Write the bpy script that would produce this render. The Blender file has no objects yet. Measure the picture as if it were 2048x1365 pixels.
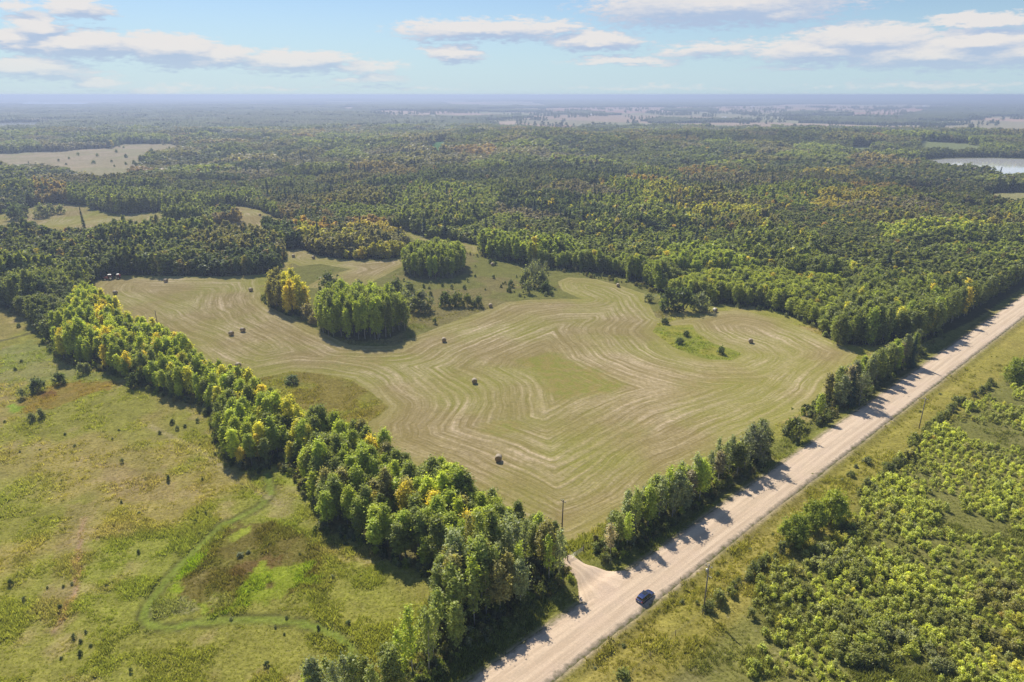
import bpy, math, random
import numpy as np
from math import radians, pi, sin, cos, hypot, atan2

S = bpy.context.scene
COL = S.collection
random.seed(7)
RNG = np.random.default_rng(11)

# ------------------------------------------------------------------ camera
FPX, CX, CY, CAMH = 1365.0, 1024.0, 682.5, 100.0
PITCH = math.atan(492.5 / FPX)
cam = bpy.data.cameras.new("camera")
cam.sensor_width = 36; cam.lens = FPX * 36 / 2048
cam.clip_start = 1; cam.clip_end = 200000
camo = bpy.data.objects.new("camera", cam); COL.objects.link(camo)
camo.location = (0, 0, CAMH); camo.rotation_euler = (pi / 2 - PITCH, 0, 0)
S.camera = camo

# ------------------------------------------------------------------ light
SUN_EL, SUN_AZ = radians(46), radians(-24.5)     # azimuth from +Y towards +X
world = bpy.data.worlds.new("World"); S.world = world; world.use_nodes = True
sun = bpy.data.lights.new("sun", 'SUN'); sun.energy = 5.0; sun.angle = radians(0.53)
sun.color = (1.0, 0.915, 0.775)
suno = bpy.data.objects.new("sun", sun); COL.objects.link(suno)
suno.rotation_euler = (pi / 2 - SUN_EL, 0, pi - SUN_AZ)
S.view_settings.view_transform = 'Standard'; S.view_settings.look = 'None'
S.view_settings.exposure = 0.78; S.view_settings.gamma = 1.0
S.view_settings.use_curve_mapping = False
S.render.engine = 'CYCLES'
cy = S.cycles
cy.max_bounces = 5; cy.diffuse_bounces = 2; cy.glossy_bounces = 2; cy.transmission_bounces = 3
cy.transparent_max_bounces = 4; cy.volume_bounces = 0
cy.use_denoising = True
cy.sample_clamp_indirect = 4
SKY_STRENGTH = 0.059
HAZE_DENSITY = 0.00022


class NT:
    """small helper for node trees"""
    def __init__(s, tree):
        s.t = tree; tree.nodes.clear()
    def n(s, kind, **kw):
        o = s.t.nodes.new(kind)
        for k, v in kw.items():
            if k != 'ins': setattr(o, k, v)
        for k, v in (kw.get('ins') or {}).items():
            s.put(o.inputs[k], v)
        return o
    def put(s, sock, v):
        if isinstance(v, bpy.types.NodeSocket): s.t.links.new(v, sock)
        elif hasattr(v, 'outputs'): s.t.links.new(v.outputs[0], sock)
        else: sock.default_value = v
    def m(s, op, *a, clamp=False):
        o = s.n('ShaderNodeMath', operation=op); o.use_clamp = clamp
        for i, v in enumerate(a): s.put(o.inputs[i], v)
        return o.outputs[0]
    def v(s, op, *a):
        o = s.n('ShaderNodeVectorMath', operation=op)
        for i, v in enumerate(a): s.put(o.inputs[i], v)
        return o.outputs['Value'] if op in ('LENGTH', 'DOT_PRODUCT', 'DISTANCE') else o.outputs[0]
    def mix(s, f, a, b, blend='MIX'):
        o = s.n('ShaderNodeMix', data_type='RGBA', blend_type=blend)
        s.put(o.inputs[0], f); s.put(o.inputs[6], a); s.put(o.inputs[7], b)
        return o.outputs[2]
    def ramp(s, f, stops):
        o = s.n('ShaderNodeValToRGB'); s.put(o.inputs[0], f)
        e = o.color_ramp.elements
        while len(e) < len(stops): e.new(0.5)
        for i, (p, c) in enumerate(stops):
            e[i].position = p; e[i].color = (c, c, c, 1) if not hasattr(c, '__len__') else (*c[:3], 1)
        return o.outputs[0]
    def ss(s, x, a, b):
        o = s.n('ShaderNodeMapRange', interpolation_type='SMOOTHSTEP')
        s.put(o.inputs[0], x); o.inputs[1].default_value = a; o.inputs[2].default_value = b
        return o.outputs[0]
    def noise(s, vec, scale, detail=2, rough=0.5, col=False):
        o = s.n('ShaderNodeTexNoise', ins={'Scale': scale, 'Detail': detail, 'Roughness': rough})
        if vec is not None: s.put(o.inputs['Vector'], vec)
        return o.outputs['Color' if col else 0]


# sky with clouds: (px x, px y, half width, half height, weight)
CLOUDS = [(1440, 8, 250, 34, 1), (1560, 26, 110, 16, .8), (970, 60, 165, 20, 1), (1110, 52, 60, 12, .7), (1190, 80, 105, 17, 1), (905, 110, 60, 17, .9), (870, 100, 40, 9, .6),
          (1730, 78, 115, 25, 1), (1640, 105, 150, 22, .8), (1850, 108, 190, 26, .9), (1960, 82, 130, 20, 1), (2060, 105, 120, 22, .9),
          (1980, 40, 90, 9, .8), (1250, 122, 120, 9, .7), (1420, 100, 120, 16, .55), (2000, 120, 150, 14, .6),
          (160, 12, 55, 17, 1), (210, 22, 35, 7, .6), (60, 48, 42, 22, 1), (40, 75, 70, 14, .9), (165, 88, 110, 22, 1), (330, 98, 110, 22, 1), (120, 74, 70, 12, .8),
          (450, 108, 70, 16, .9), (390, 122, 90, 12, .7), (590, 125, 110, 18, .9), (640, 118, 80, 12, .8), (760, 155, 65, 9, .7), (720, 135, 90, 10, .6),
          (60, 135, 95, 17, .9), (120, 148, 80, 9, .6), (200, 161, 45, 8, .75), (700, 160, 40, 6, .6), (1730, 130, 60, 7, .5), (20, 5, 40, 8, .6),
          (1600, 138, 90, 6, .5), (300, 178, 160, 6, .35), (1850, 172, 200, 8, .4), (1290, 175, 200, 5, .3), (800, 175, 140, 5, .35), (560, 172, 120, 5, .3)]
w = NT(world.node_tree)
geo = w.n('ShaderNodeNewGeometry')
tc = w.n('ShaderNodeTexCoord')
D = tc.outputs['Generated']
sky = w.n('ShaderNodeTexSky', sky_type='NISHITA', sun_disc=False, sun_elevation=SUN_EL, sun_rotation=SUN_AZ,
          air_density=1.0, dust_density=0.6, ozone_density=2.0, altitude=700)
sep = w.n('ShaderNodeSeparateXYZ'); w.put(sep.inputs[0], D)
az = w.m('ARCTAN2', sep.outputs[0], sep.outputs[1])
el = w.m('ARCSINE', sep.outputs[2])
ae = w.n('ShaderNodeCombineXYZ', ins={0: az, 1: el})
nv = w.v('MULTIPLY', ae.outputs[0], (1.0, 3.6, 1.0))
nA = w.noise(nv, 9, 7, 0.62, True)
warp = w.v('MULTIPLY', w.v('SUBTRACT', nA, (.5, .5, .5)), (0.10, 0.026, 0))
nB = w.noise(nv, 38, 6, 0.6, True)
warp2 = w.v('MULTIPLY', w.v('SUBTRACT', nB, (.5, .5, .5)), (0.035, 0.016, 0))
P = w.v('ADD', w.v('ADD', ae.outputs[0], warp), warp2)


def px_dir(x, y):
    dx, dy = x - CX, CY - y
    f = FPX * cos(PITCH) + dy * sin(PITCH); z = dy * cos(PITCH) - FPX * sin(PITCH)
    L = math.sqrt(dx * dx + f * f + z * z)
    return atan2(dx, f), math.asin(z / L)


def field(pt):
    acc = None
    for (x, y, rx, ry, wt) in CLOUDS:
        a, e = px_dir(x, y); ra = rx * 1.18 / FPX; re = ry * 1.4 / FPX
        q = w.n('ShaderNodeVectorMath', operation='MULTIPLY_ADD')
        w.put(q.inputs[0], pt); q.inputs[1].default_value = (1 / ra, 1 / re, 0); q.inputs[2].default_value = (-a / ra, -e / re, 0)
        d = w.m('MULTIPLY_ADD', w.v('LENGTH', q.outputs[0]), -wt, wt)
        acc = d if acc is None else w.m('MAXIMUM', acc, d)
    # cloud sheet above and beside what the list covers
    pl = w.v('DIVIDE', D, w.n('ShaderNodeCombineXYZ', ins={0: w.m('MAXIMUM', sep.outputs[2], .02), 1: w.m('MAXIMUM', sep.outputs[2], .02), 2: 1.0}).outputs[0])
    nc = w.noise(pl, 0.55, 6, .55)
    g = w.m('MULTIPLY_ADD', nc, 4.0, -2.2)
    out = w.m('MAXIMUM', w.ss(el, 0.16, 0.24), w.ss(w.m('ABSOLUTE', az), 0.72, 0.85))
    out = w.m('MULTIPLY', out, w.ss(el, 0.03, 0.07))
    return w.m('MAXIMUM', acc, w.m('MULTIPLY_ADD', w.m('SUBTRACT', g, acc), out, acc)) if False else w.m('ADD', w.m('MULTIPLY', acc, w.m('SUBTRACT', 1.0, out)), w.m('MULTIPLY', g, out))


f0 = field(P)
f1 = field(w.v('ADD', P, (-0.006, 0.011, 0)))
fine = w.m('MULTIPLY_ADD', w.noise(nv, 70, 6, .62), 1.0, -.5)
f0n = w.m('ADD', f0, fine)
mask = w.ss(f0n, 0.03, 0.42)
lit = w.ss(w.m('SUBTRACT', w.m('MULTIPLY', fine, .5), w.m('SUBTRACT', f1, w.m('MULTIPLY', f0, 1.0))), -0.28, 0.38)
ccol = w.mix(lit, (4.4, 5.4, 7.2, 1), (8.3, 7.9, 7.7, 1))
# pale air close to the horizon
air = w.mix(1.0, sky.outputs[0], (.76, .86, .98, 1), 'MULTIPLY')
low = w.m('MULTIPLY', w.ss(el, 0.16, 0.0), 0.75)
air = w.mix(low, air, (5.2, 7.0, 8.2, 1))
fade = w.m('MULTIPLY', mask, w.m('MULTIPLY_ADD', w.ss(el, 0.0, 0.06), .45, .45))
allc = w.mix(fade, air, ccol)
bg = w.n('ShaderNodeBackground', ins={'Color': allc, 'Strength': SKY_STRENGTH})
wo = w.n('ShaderNodeOutputWorld'); w.t.links.new(bg.outputs[0], wo.inputs[0])
world.cycles.sampling_method = 'MANUAL'; world.cycles.sample_map_resolution = 512

# ------------------------------------------------------------------ noise, terrain, projection
TAB = RNG.random((256, 256))


def vnoise(x, y):
    xi = np.floor(x).astype(int); yi = np.floor(y).astype(int)
    fx = x - xi; fy = y - yi
    fx = fx * fx * (3 - 2 * fx); fy = fy * fy * (3 - 2 * fy)
    a = TAB[xi & 255, yi & 255]; b = TAB[(xi + 1) & 255, yi & 255]
    c = TAB[xi & 255, (yi + 1) & 255]; d = TAB[(xi + 1) & 255, (yi + 1) & 255]
    return (a * (1 - fx) + b * fx) * (1 - fy) + (c * (1 - fx) + d * fx) * fy


def fbm(x, y, s, o=3, seed=0):
    x = np.asarray(x, float) / s + seed * 17.3; y = np.asarray(y, float) / s + seed * 9.7
    r = 0; a = .5; t = 0
    for i in range(o):
        r = r + a * vnoise(x, y); t += a; a *= .5; x = x * 2.03 + 3.1; y = y * 2.03 + 7.7
    return r / t


def sst(x, a, b):
    t = np.clip((x - a) / (b - a), 0, 1); return t * t * (3 - 2 * t)


# road: two lines fitted to its edges
def ground0(x, y, H=CAMH):
    dx = x - CX; dy = CY - y
    z = dy * cos(PITCH) - FPX * sin(PITCH); f = FPX * cos(PITCH) + dy * sin(PITCH)
    return np.array([dx * -H / z, f * -H / z])


LE = np.array([ground0(*p) for p in [(960, 1357), (1380, 1047), (1558, 933), (1776, 776), (1864, 723), (1948, 659), (2047, 600)]])
RE = np.array([ground0(*p) for p in [(1130, 1357), (1348, 1159), (1561, 997), (1718, 884), (1902, 745), (2003, 666), (2048, 633)]])
RA = (LE[0] + RE[0]) / 2; RB = (LE[-1] + RE[-1]) / 2
RDIR = (RB - RA) / np.linalg.norm(RB - RA); RN = np.array([RDIR[1], -RDIR[0]])    # RN points right of travel
# centre and half width by least squares on perpendicular offsets
offL = ((LE - RA) @ RN).mean(); offR = ((RE - RA) @ RN).mean()
RA = RA + RN * (offL + offR) / 2; RHW = (offR - offL) / 2


def road_sd(x, y):
    px = x - RA[0]; py = y - RA[1]
    return px * RN[0] + py * RN[1], px * RDIR[0] + py * RDIR[1]


def sdf(poly, x, y):
    """signed distance, positive inside"""
    poly = np.asarray(poly, float); x = np.asarray(x, float); y = np.asarray(y, float)
    d2 = np.full(x.shape, 1e18); ins = np.zeros(x.shape, bool)
    n = len(poly)
    for i in range(n):
        ax, ay = poly[i]; bx, by = poly[(i + 1) % n]
        ex, ey = bx - ax, by - ay; L = ex * ex + ey * ey + 1e-12
        t = np.clip(((x - ax) * ex + (y - ay) * ey) / L, 0, 1)
        d2 = np.minimum(d2, (x - ax - t * ex) ** 2 + (y - ay - t * ey) ** 2)
        c = (ay > y) != (by > y)
        ins ^= c & (x < ex * (y - ay) / (ey if abs(ey) > 1e-12 else 1e-12) + ax)
    d = np.sqrt(d2)
    return np.where(ins, d, -d)


def inside(poly, x, y):
    poly = np.asarray(poly, float); ins = np.zeros(np.shape(x), bool); n = len(poly)
    for i in range(n):
        ax, ay = poly[i]; bx, by = poly[(i + 1) % n]
        if ay == by: continue
        ins ^= ((ay > y) != (by > y)) & (x < (bx - ax) * (y - ay) / (by - ay) + ax)
    return ins


def line_dist(pl, x, y):
    d2 = np.full(np.shape(x), 1e18)
    for (ax, ay), (bx, by) in zip(pl[:-1], pl[1:]):
        ex, ey = bx - ax, by - ay; L = ex * ex + ey * ey + 1e-12
        t = np.clip(((x - ax) * ex + (y - ay) * ey) / L, 0, 1)
        d2 = np.minimum(d2, (x - ax - t * ex) ** 2 + (y - ay - t * ey) ** 2)
    return np.sqrt(d2)


def flat(pts): return [tuple(ground0(*p)) for p in pts]


LAKES_PX = [[(1866, 321), (1900, 318), (1980, 317), (2080, 320), (2180, 330), (2180, 364), (2050, 364), (1990, 353), (1930, 345), (1872, 334)],
            [(25, 205.6), (60, 204.4), (130, 204.6), (182, 206), (165, 209.5), (110, 212), (70, 210), (35, 208)],
            [(-160, 246), (-20, 246.5), (60, 246), (118, 245), (95, 252), (60, 258), (-10, 262), (-160, 264)]]
LAKES = [flat(l) for l in LAKES_PX]


def terr(x, y):
    x = np.asarray(x, float); y = np.asarray(y, float)
    r = np.hypot(x, y)
    z = (fbm(x, y, 120, 2, 1) - .5) * 3.2 * (1 - sst(r, 550, 850)) * sst(np.abs(road_sd(x, y)[0]), 8, 60)
    side = sst(x, -450, 0)
    z = z + 15 * np.exp(-((y - 1480) / 260) ** 2) * side * (0.75 + .5 * fbm(x, y, 260, 2, 3))
    z = z + (fbm(x, y, 420, 3, 4) - .42) * 20 * sst(y, 950, 1500) * (1 - side) * (1 - sst(y, 5000, 7000))
    z = z + (fbm(x, y, 260, 2, 7) - .5) * 13 * sst(r, 480, 800) * (1 - sst(r, 1500, 2000))
    z = z - 8 * sst(y, 1900, 2500) * side * (1 - sst(y, 4500, 6500))
    z = z + (fbm(x, y, 1700, 3, 6) - .5) * (10 * sst(y, 3300, 5000) + 40 * sst(y, 6500, 12000))
    z = z + 4 * np.exp(-((y - 6300) / 1100) ** 2) * (1 - sst(x, -600, 900))
    s, _ = road_sd(x, y)
    a = np.abs(s)
    near = r < 1200
    z = z - np.where(near, 0.75 * np.exp(-((a - RHW - 3.6) / 1.8) ** 2) + .12 * (a < RHW + .5), 0)
    for i, L in enumerate(LAKES):
        sc = (14, 120, 40)[i]
        bb = np.array(L); m = 4 * sc
        k = (x > bb[:, 0].min() - m) & (x < bb[:, 0].max() + m) & (y > bb[:, 1].min() - m) & (y < bb[:, 1].max() + m)
        if k.any():
            d = np.full(z.shape, -1e9); d[k] = sdf(L, x[k], y[k])
            z = np.where(d > -4 * sc, z * (1 - sst(d, -4 * sc, -sc)) + .5 * sst(d, -4 * sc, -sc), z)
            z = np.where(d > -sc, .5 - 2.2 * sst(d, -sc * .3, sc * .3), z)
    return z


def project(x, y, z):
    d = y * cos(PITCH) - (z - CAMH) * sin(PITCH); v = y * sin(PITCH) + (z - CAMH) * cos(PITCH)
    d = np.maximum(d, 1e-3)
    return CX + FPX * x / d, CY - FPX * v / d, d


TS = np.geomspace(60, 40000, 5000)


def at(px, py):
    """ground point seen at a pixel of the photograph"""
    a, e = px_dir(px, py)
    x = TS * sin(a); y = TS * cos(a); z = CAMH + TS * math.tan(e)
    h = terr(x, y); k = int(np.argmax(z < h))
    if k == 0: k = len(TS) - 1
    a0 = (z - h)[k - 1]; b0 = (z - h)[k]; t = a0 / (a0 - b0 + 1e-9)
    X = x[k - 1] + (x[k] - x[k - 1]) * t; Y = y[k - 1] + (y[k] - y[k - 1]) * t
    return float(X), float(Y), float(terr(np.array([X]), np.array([Y]))[0])


def hz(x, y): return float(terr(np.array([float(x)]), np.array([float(y)]))[0])


# ------------------------------------------------------------------ object helpers
def mesh(name, verts, faces, mats, midx=None, smooth=False):
    me = bpy.data.meshes.new(name)
    verts = np.asarray(verts, np.float32)
    if isinstance(faces, np.ndarray):
        nf, k = faces.shape
        me.vertices.add(len(verts)); me.vertices.foreach_set('co', verts.ravel())
        me.loops.add(nf * k); me.loops.foreach_set('vertex_index', faces.astype(np.int32).ravel())
        me.polygons.add(nf); me.polygons.foreach_set('loop_start', np.arange(0, nf * k, k, dtype=np.int32))
        try: me.polygons.foreach_set('loop_total', np.full(nf, k, np.int32))
        except Exception: pass
        me.update(calc_edges=True)
    else:
        me.from_pydata([tuple(map(float, v)) for v in verts], [], faces)
    for m in (mats if isinstance(mats, (list, tuple)) else [mats]): me.materials.append(m)
    if midx is not None: me.polygons.foreach_set('material_index', np.asarray(midx, np.int32))
    if smooth: me.polygons.foreach_set('use_smooth', np.ones(len(me.polygons), bool))
    me.update()
    return me


def obj(name, me, parent=None, loc=(0, 0, 0), rz=0, link=True):
    o = bpy.data.objects.new(name, me)
    if link: COL.objects.link(o)
    if parent is not None: o.parent = parent
    o.location = loc; o.rotation_euler = (0, 0, rz)
    return o


def tag(o, label=None, cat=None, group=None, kind=None):
    if label: o['label'] = label
    if cat: o['category'] = cat
    if group: o['group'] = group
    if kind: o['kind'] = kind
    return o


class MB:
    """collects simple shapes into one mesh"""
    def __init__(s): s.v = []; s.f = []; s.mi = []
    def add(s, vs, fs, mi=0):
        b = len(s.v); s.v += [tuple(map(float, v)) for v in vs]; s.f += [tuple(b + i for i in f) for f in fs]; s.mi += [mi] * len(fs); return s
    def box(s, c, d, rz=0, mi=0, top=1.0):
        x, y, z = d[0] / 2, d[1] / 2, d[2] / 2; C, N = cos(rz), sin(rz); vs = []
        for dz in (-z, z):
            k = top if dz > 0 else 1
            for dx, dy in ((-x, -y), (x, -y), (x, y), (-x, y)):
                dx *= k; dy *= k
                vs.append((c[0] + dx * C - dy * N, c[1] + dx * N + dy * C, c[2] + dz))
        return s.add(vs, [(3, 2, 1, 0), (4, 5, 6, 7), (0, 1, 5, 4), (1, 2, 6, 5), (2, 3, 7, 6), (3, 0, 4, 7)], mi)
    def tube(s, pts, rad, n=6, mi=0, cap=True):
        pts = [np.array(p, float) for p in pts]; rings = []; vs = []
        for i, p in enumerate(pts):
            t = pts[min(i + 1, len(pts) - 1)] - pts[max(i - 1, 0)]; t /= np.linalg.norm(t) + 1e-9
            a = np.cross(t, (0, 0, 1) if abs(t[2]) < .9 else (1, 0, 0)); a /= np.linalg.norm(a); b = np.cross(t, a)
            r = rad[i] if hasattr(rad, '__len__') else rad
            vs += [tuple(p + r * (a * cos(2 * pi * k / n) + b * sin(2 * pi * k / n))) for k in range(n)]
        fs = []
        for i in range(len(pts) - 1):
            for k in range(n): fs.append((i * n + k, i * n + (k + 1) % n, (i + 1) * n + (k + 1) % n, (i + 1) * n + k))
        if cap: fs += [tuple(range(n))[::-1], tuple((len(pts) - 1) * n + k for k in range(n))]
        return s.add(vs, fs, mi)
    def me(s, name, mats, smooth=False): return mesh(name, s.v, s.f, mats, s.mi, smooth)


# ------------------------------------------------------------------ materials
def mat(name):
    m = bpy.data.materials.new(name); m.use_nodes = True
    return m, NT(m.node_tree)


def simple(name, col, rough=.6, metal=0, bump=0, bs=20, var=.15, vs=3.0, coat=0):
    m, t = mat(name)
    c = t.n('ShaderNodeTexCoord').outputs['Object']
    nz = t.noise(c, vs, 3)
    f = t.m('MULTIPLY_ADD', nz, 2 * var, 1 - var)
    base = t.v('SCALE', col[:3]); t.put(t.t.nodes[-1].inputs['Scale'], f)
    p = t.n('ShaderNodeBsdfPrincipled', ins={'Base Color': base, 'Roughness': rough, 'Metallic': metal})
    if coat: p.inputs['Coat Weight'].default_value = coat
    if bump:
        b = t.n('ShaderNodeBump', ins={'Strength': bump, 'Height': t.noise(c, bs, 3)}); t.put(p.inputs['Normal'], b)
    o = t.n('ShaderNodeOutputMaterial'); t.t.links.new(p.outputs[0], o.inputs[0])
    return m


def leaf_mat(name, trans=.42, yellow=(1.25, 1.15, .5)):
    m, t = mat(name)
    a = t.n('ShaderNodeAttribute', attribute_type='INSTANCER', attribute_name='tint')
    c = t.n('ShaderNodeTexCoord').outputs['Object']
    nz = t.noise(c, .9, 2)
    f = t.m('MULTIPLY_ADD', nz, .8, .6)
    lf = t.n('ShaderNodeAttribute', attribute_type='GEOMETRY', attribute_name='leafvar')
    f = t.m('MULTIPLY', f, t.m('MULTIPLY_ADD', lf.outputs['Fac'], .7, .65))
    base = t.v('SCALE', a.outputs['Color']); t.put(t.t.nodes[-1].inputs['Scale'], f)
    d = t.n('ShaderNodeBsdfDiffuse', ins={'Color': base})
    tr = t.n('ShaderNodeBsdfTranslucent', ins={'Color': t.v('MULTIPLY', base, yellow)})
    g = t.n('ShaderNodeBsdfGlossy', ins={'Color': (1, 1, 1, 1), 'Roughness': .45})
    mx = t.n('ShaderNodeMixShader', ins={0: trans}); t.t.links.new(d.outputs[0], mx.inputs[1]); t.t.links.new(tr.outputs[0], mx.inputs[2])
    m2 = t.n('ShaderNodeMixShader', ins={0: .012}); t.t.links.new(mx.outputs[0], m2.inputs[1]); t.t.links.new(g.outputs[0], m2.inputs[2])
    o = t.n('ShaderNodeOutputMaterial'); t.t.links.new(m2.outputs[0], o.inputs[0])
    return m


M_LEAF = leaf_mat("leaves", .5, (1.3, 1.25, .45))
M_NEEDLE = leaf_mat("needles", .12, (1.1, 1.1, .8))
M_GRASSB = leaf_mat("grass_blades", .4, (1.2, 1.15, .6))
M_BARK = simple("pale_bark", (.30, .285, .235), .9, var=.4, vs=2.5)
M_DBARK = simple("brown_bark", (.13, .10, .075), .9, var=.3, vs=2.5)
M_TWIG = simple("grey_twigs", (.24, .22, .19), .9, var=.3)


# ------------------------------------------------------------------ layout, pixel polygons of the photograph
MOWN_PX = [
    [(171, 600), (632, 862), (900, 985), (1113, 1082), (1150, 1082), (1178, 1062), (1290, 1000), (1400, 925), (1500, 870), (1590, 832), (1650, 785), (1718, 708),
     (1640, 668), (1560, 636), (1500, 621), (1440, 618), (1385, 632), (1340, 640), (1312, 632), (1300, 608), (1290, 585), (1240, 568), (1190, 555), (1135, 553), (1115, 562), (1125, 580), (1165, 597),
     (1120, 596), (1060, 598), (1010, 603), (950, 625), (880, 650), (825, 672), (790, 690), (700, 690), (650, 668), (600, 645), (555, 625), (525, 608), (518, 580), (515, 560), (440, 558), (330, 556), (240, 555), (190, 562)],
    [(570, 505), (600, 500), (640, 515), (720, 525), (800, 518), (815, 528), (770, 552), (720, 577), (650, 580), (610, 578), (640, 560), (700, 540), (640, 530), (600, 535), (575, 525)],
    [(810, 466), (850, 478), (905, 484), (955, 494), (958, 510), (930, 503), (880, 495), (830, 482)],
    [(-200, 445), (0, 442), (30, 420), (60, 408), (110, 402), (180, 408), (175, 430), (140, 445), (20, 455)],
    [(130, 452), (170, 438), (230, 428), (300, 420), (330, 424), (330, 445), (300, 470), (150, 470)],
    [(480, 405), (520, 418), (545, 432), (560, 470), (500, 470), (440, 455), (330, 452), (300, 440), (330, 425)],
]
ISLAND_PX = [
    [(1318, 641), (1345, 648), (1385, 645), (1392, 660), (1425, 682), (1470, 696), (1484, 705), (1465, 717), (1420, 716), (1385, 706), (1345, 688), (1305, 660)],
    [(480, 765), (535, 752), (585, 742), (640, 745), (700, 755), (745, 785), (778, 812), (760, 830), (735, 845), (735, 870), (640, 870)],
    [(1040, 718), (1105, 702), (1255, 768), (1215, 788), (1115, 808)],
]
MOWN = [flat(p) for p in MOWN_PX]; ISLAND = [flat(p) for p in ISLAND_PX]
PATH_PX = [(533, 946), (543, 985), (520, 1012), (480, 1033), (440, 1050), (405, 1085), (370, 1118), (330, 1160), (298, 1205), (287, 1232), (298, 1248), (340, 1256), (390, 1244), (460, 1240), (540, 1240), (600, 1247), (640, 1258), (675, 1275), (705, 1300)]
PATH = flat(PATH_PX)
F_BLOCK = [(-500, 475), (-500, 630), (0, 612), (50, 632), (85, 668), (115, 690), (171, 600), (190, 562), (240, 551), (330, 552), (440, 554), (520, 550), (556, 543), (572, 512), (560, 492), (480, 482), (430, 478), (300, 480), (200, 482), (100, 480), (0, 478)]
F_YELLOW = [(577, 500), (600, 503), (640, 515), (720, 521), (790, 517), (815, 503), (818, 485), (800, 468), (740, 455), (640, 455), (560, 460), (535, 467), (530, 478), (552, 490)]
F_MAIN = [(-500, 428), (0, 428), (35, 424), (70, 412), (130, 408), (180, 418), (240, 430), (270, 432), (320, 424), (400, 428), (480, 416), (540, 432), (600, 452), (700, 452), (800, 455), (820, 465), (850, 475), (905, 481), (957, 491), (965, 515), (1000, 522), (1060, 532), (1150, 540), (1240, 553),
          (1300, 578), (1330, 592), (1420, 608), (1500, 612), (1560, 624), (1640, 655), (1650, 682), (1720, 693), (1760, 690), (1800, 684), (1835, 690), (1880, 672), (1918, 655), (1950, 640), (1985, 617), (2048, 575), (2200, 470), (2500, 330), (2500, 258), (1600, 256), (1540, 262), (1200, 268), (1000, 262), (800, 245), (-500, 245)]
F_GROVE = [(325, 446), (360, 451), (420, 453), (484, 450), (480, 438), (400, 433), (340, 438)]
BELT = [(171, 603), (632, 865), (800, 945), (1000, 1035), (1113, 1085), (1128, 1110), (1095, 1125), (1010, 1112), (940, 1140), (905, 1160), (865, 1150), (830, 1140), (765, 1115), (735, 1085), (640, 1060), (655, 1040), (625, 1000), (600, 962), (560, 915), (520, 940), (455, 925), (440, 880), (420, 815), (345, 795), (270, 762), (210, 745), (130, 722), (92, 690), (110, 680)]
ROW_A = [(1132, 1145), (1122, 1172), (1040, 1215), (965, 1262), (895, 1320), (845, 1385), (800, 1440), (740, 1440), (810, 1360), (862, 1290), (872, 1215), (905, 1160), (1010, 1112), (1095, 1125)]
CORNER = [(600, 1420), (640, 1385), (700, 1372), (770, 1362), (805, 1380), (790, 1440), (720, 1520), (560, 1540)]
ROW_B = [(1192, 1105), (1213, 1124), (1300, 1082), (1420, 1008), (1535, 936), (1528, 902), (1400, 962), (1290, 1030), (1215, 1075)]
ROW_C = [(1612, 828), (1640, 850), (1740, 797), (1842, 730), (1838, 700), (1740, 752), (1650, 800)]
CLUMP1 = [(803, 545), (812, 554), (850, 560), (905, 558), (934, 545), (930, 530), (870, 522), (815, 528)]
CLUMP2 = [(635, 655), (650, 672), (720, 685), (780, 678), (815, 660), (812, 642), (760, 632), (690, 632), (645, 640)]
YPAIR = [(528, 605), (545, 620), (580, 634), (614, 632), (612, 612), (570, 600), (540, 592)]
FIELD_FAR = [(-300, 312), (0, 308), (120, 302), (220, 297), (245, 288), (340, 288), (388, 297), (330, 312), (300, 322), (280, 340), (235, 366), (190, 366), (130, 345), (60, 340), (-300, 340)]
GLADES = [[(845, 312), (868, 284), (897, 282), (884, 314)], [(1838, 282), (1960, 290), (1965, 310), (1838, 304)], [(1702, 293), (1745, 293), (1740, 310), (1700, 309)],
          [(1960, 389), (2048, 384), (2300, 390), (2300, 420), (2048, 422), (1985, 416)], [(1780, 380), (1850, 378), (1900, 388), (1850, 397), (1790, 392)]]
FAR_FOREST = [
    [(-700, 262), (-700, 211), (150, 213), (190, 207), (500, 208), (640, 213), (700, 205), (860, 203), (900, 210), (1010, 212), (1180, 212), (1300, 206), (1560, 204), (1560, 211), (1400, 214), (1180, 215), (1040, 217), (960, 219), (880, 221),
     (870, 224), (780, 221), (738, 222), (742, 229), (800, 232), (900, 233), (1040, 231), (1060, 236), (1000, 240), (950, 244), (1030, 252), (1040, 268)],
    [(1120, 229), (1140, 222), (1200, 224), (1250, 229), (1210, 231)], [(1330, 217), (1420, 217), (1428, 224), (1340, 223)], [(1290, 243), (1320, 236), (1490, 238), (1492, 245), (1310, 247)],
    [(1540, 232), (1560, 226), (1660, 222), (1664, 226), (1580, 234)], [(1650, 229), (1700, 228), (1702, 233), (1660, 234)],
    [(1742, 240), (1730, 231), (1800, 233), (1850, 222), (1880, 214), (2200, 210), (2200, 232), (1960, 234), (1920, 242), (1760, 243)],
    [(1160, 266), (1180, 253), (1350, 253), (1360, 258), (1350, 268)], [(1350, 262), (1480, 256), (1540, 257), (1540, 268), (1360, 268)],
    [(1080, 203), (1200, 198), (1600, 193), (2300, 191), (2300, 211), (1900, 212), (1700, 206), (1500, 211), (1340, 209), (1100, 211)],
    [(-700, 196), (300, 194), (900, 198), (1000, 201), (600, 203), (200, 202), (-700, 204)]]
FAR_OPEN = [[(668, 216), (722, 214), (712, 220), (690, 220)], [(735, 223), (790, 222), (850, 226), (848, 232), (780, 232), (740, 229)], [(1000, 244), (1030, 242), (1040, 249), (1005, 249)]]
SCRUB = [(1495, 1205), (1520, 1185), (1500, 1165), (1590, 1120), (1640, 1105), (1700, 1040), (1720, 975), (1790, 930), (1850, 880), (1900, 835), (1990, 790), (2048, 765), (2600, 700), (2600, 1600), (1560, 1600), (1600, 1365), (1540, 1270)]


def in_any(polys, px, py):
    r = np.zeros(px.shape, bool)
    for p in polys: r |= inside(p, px, py)
    return r


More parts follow.
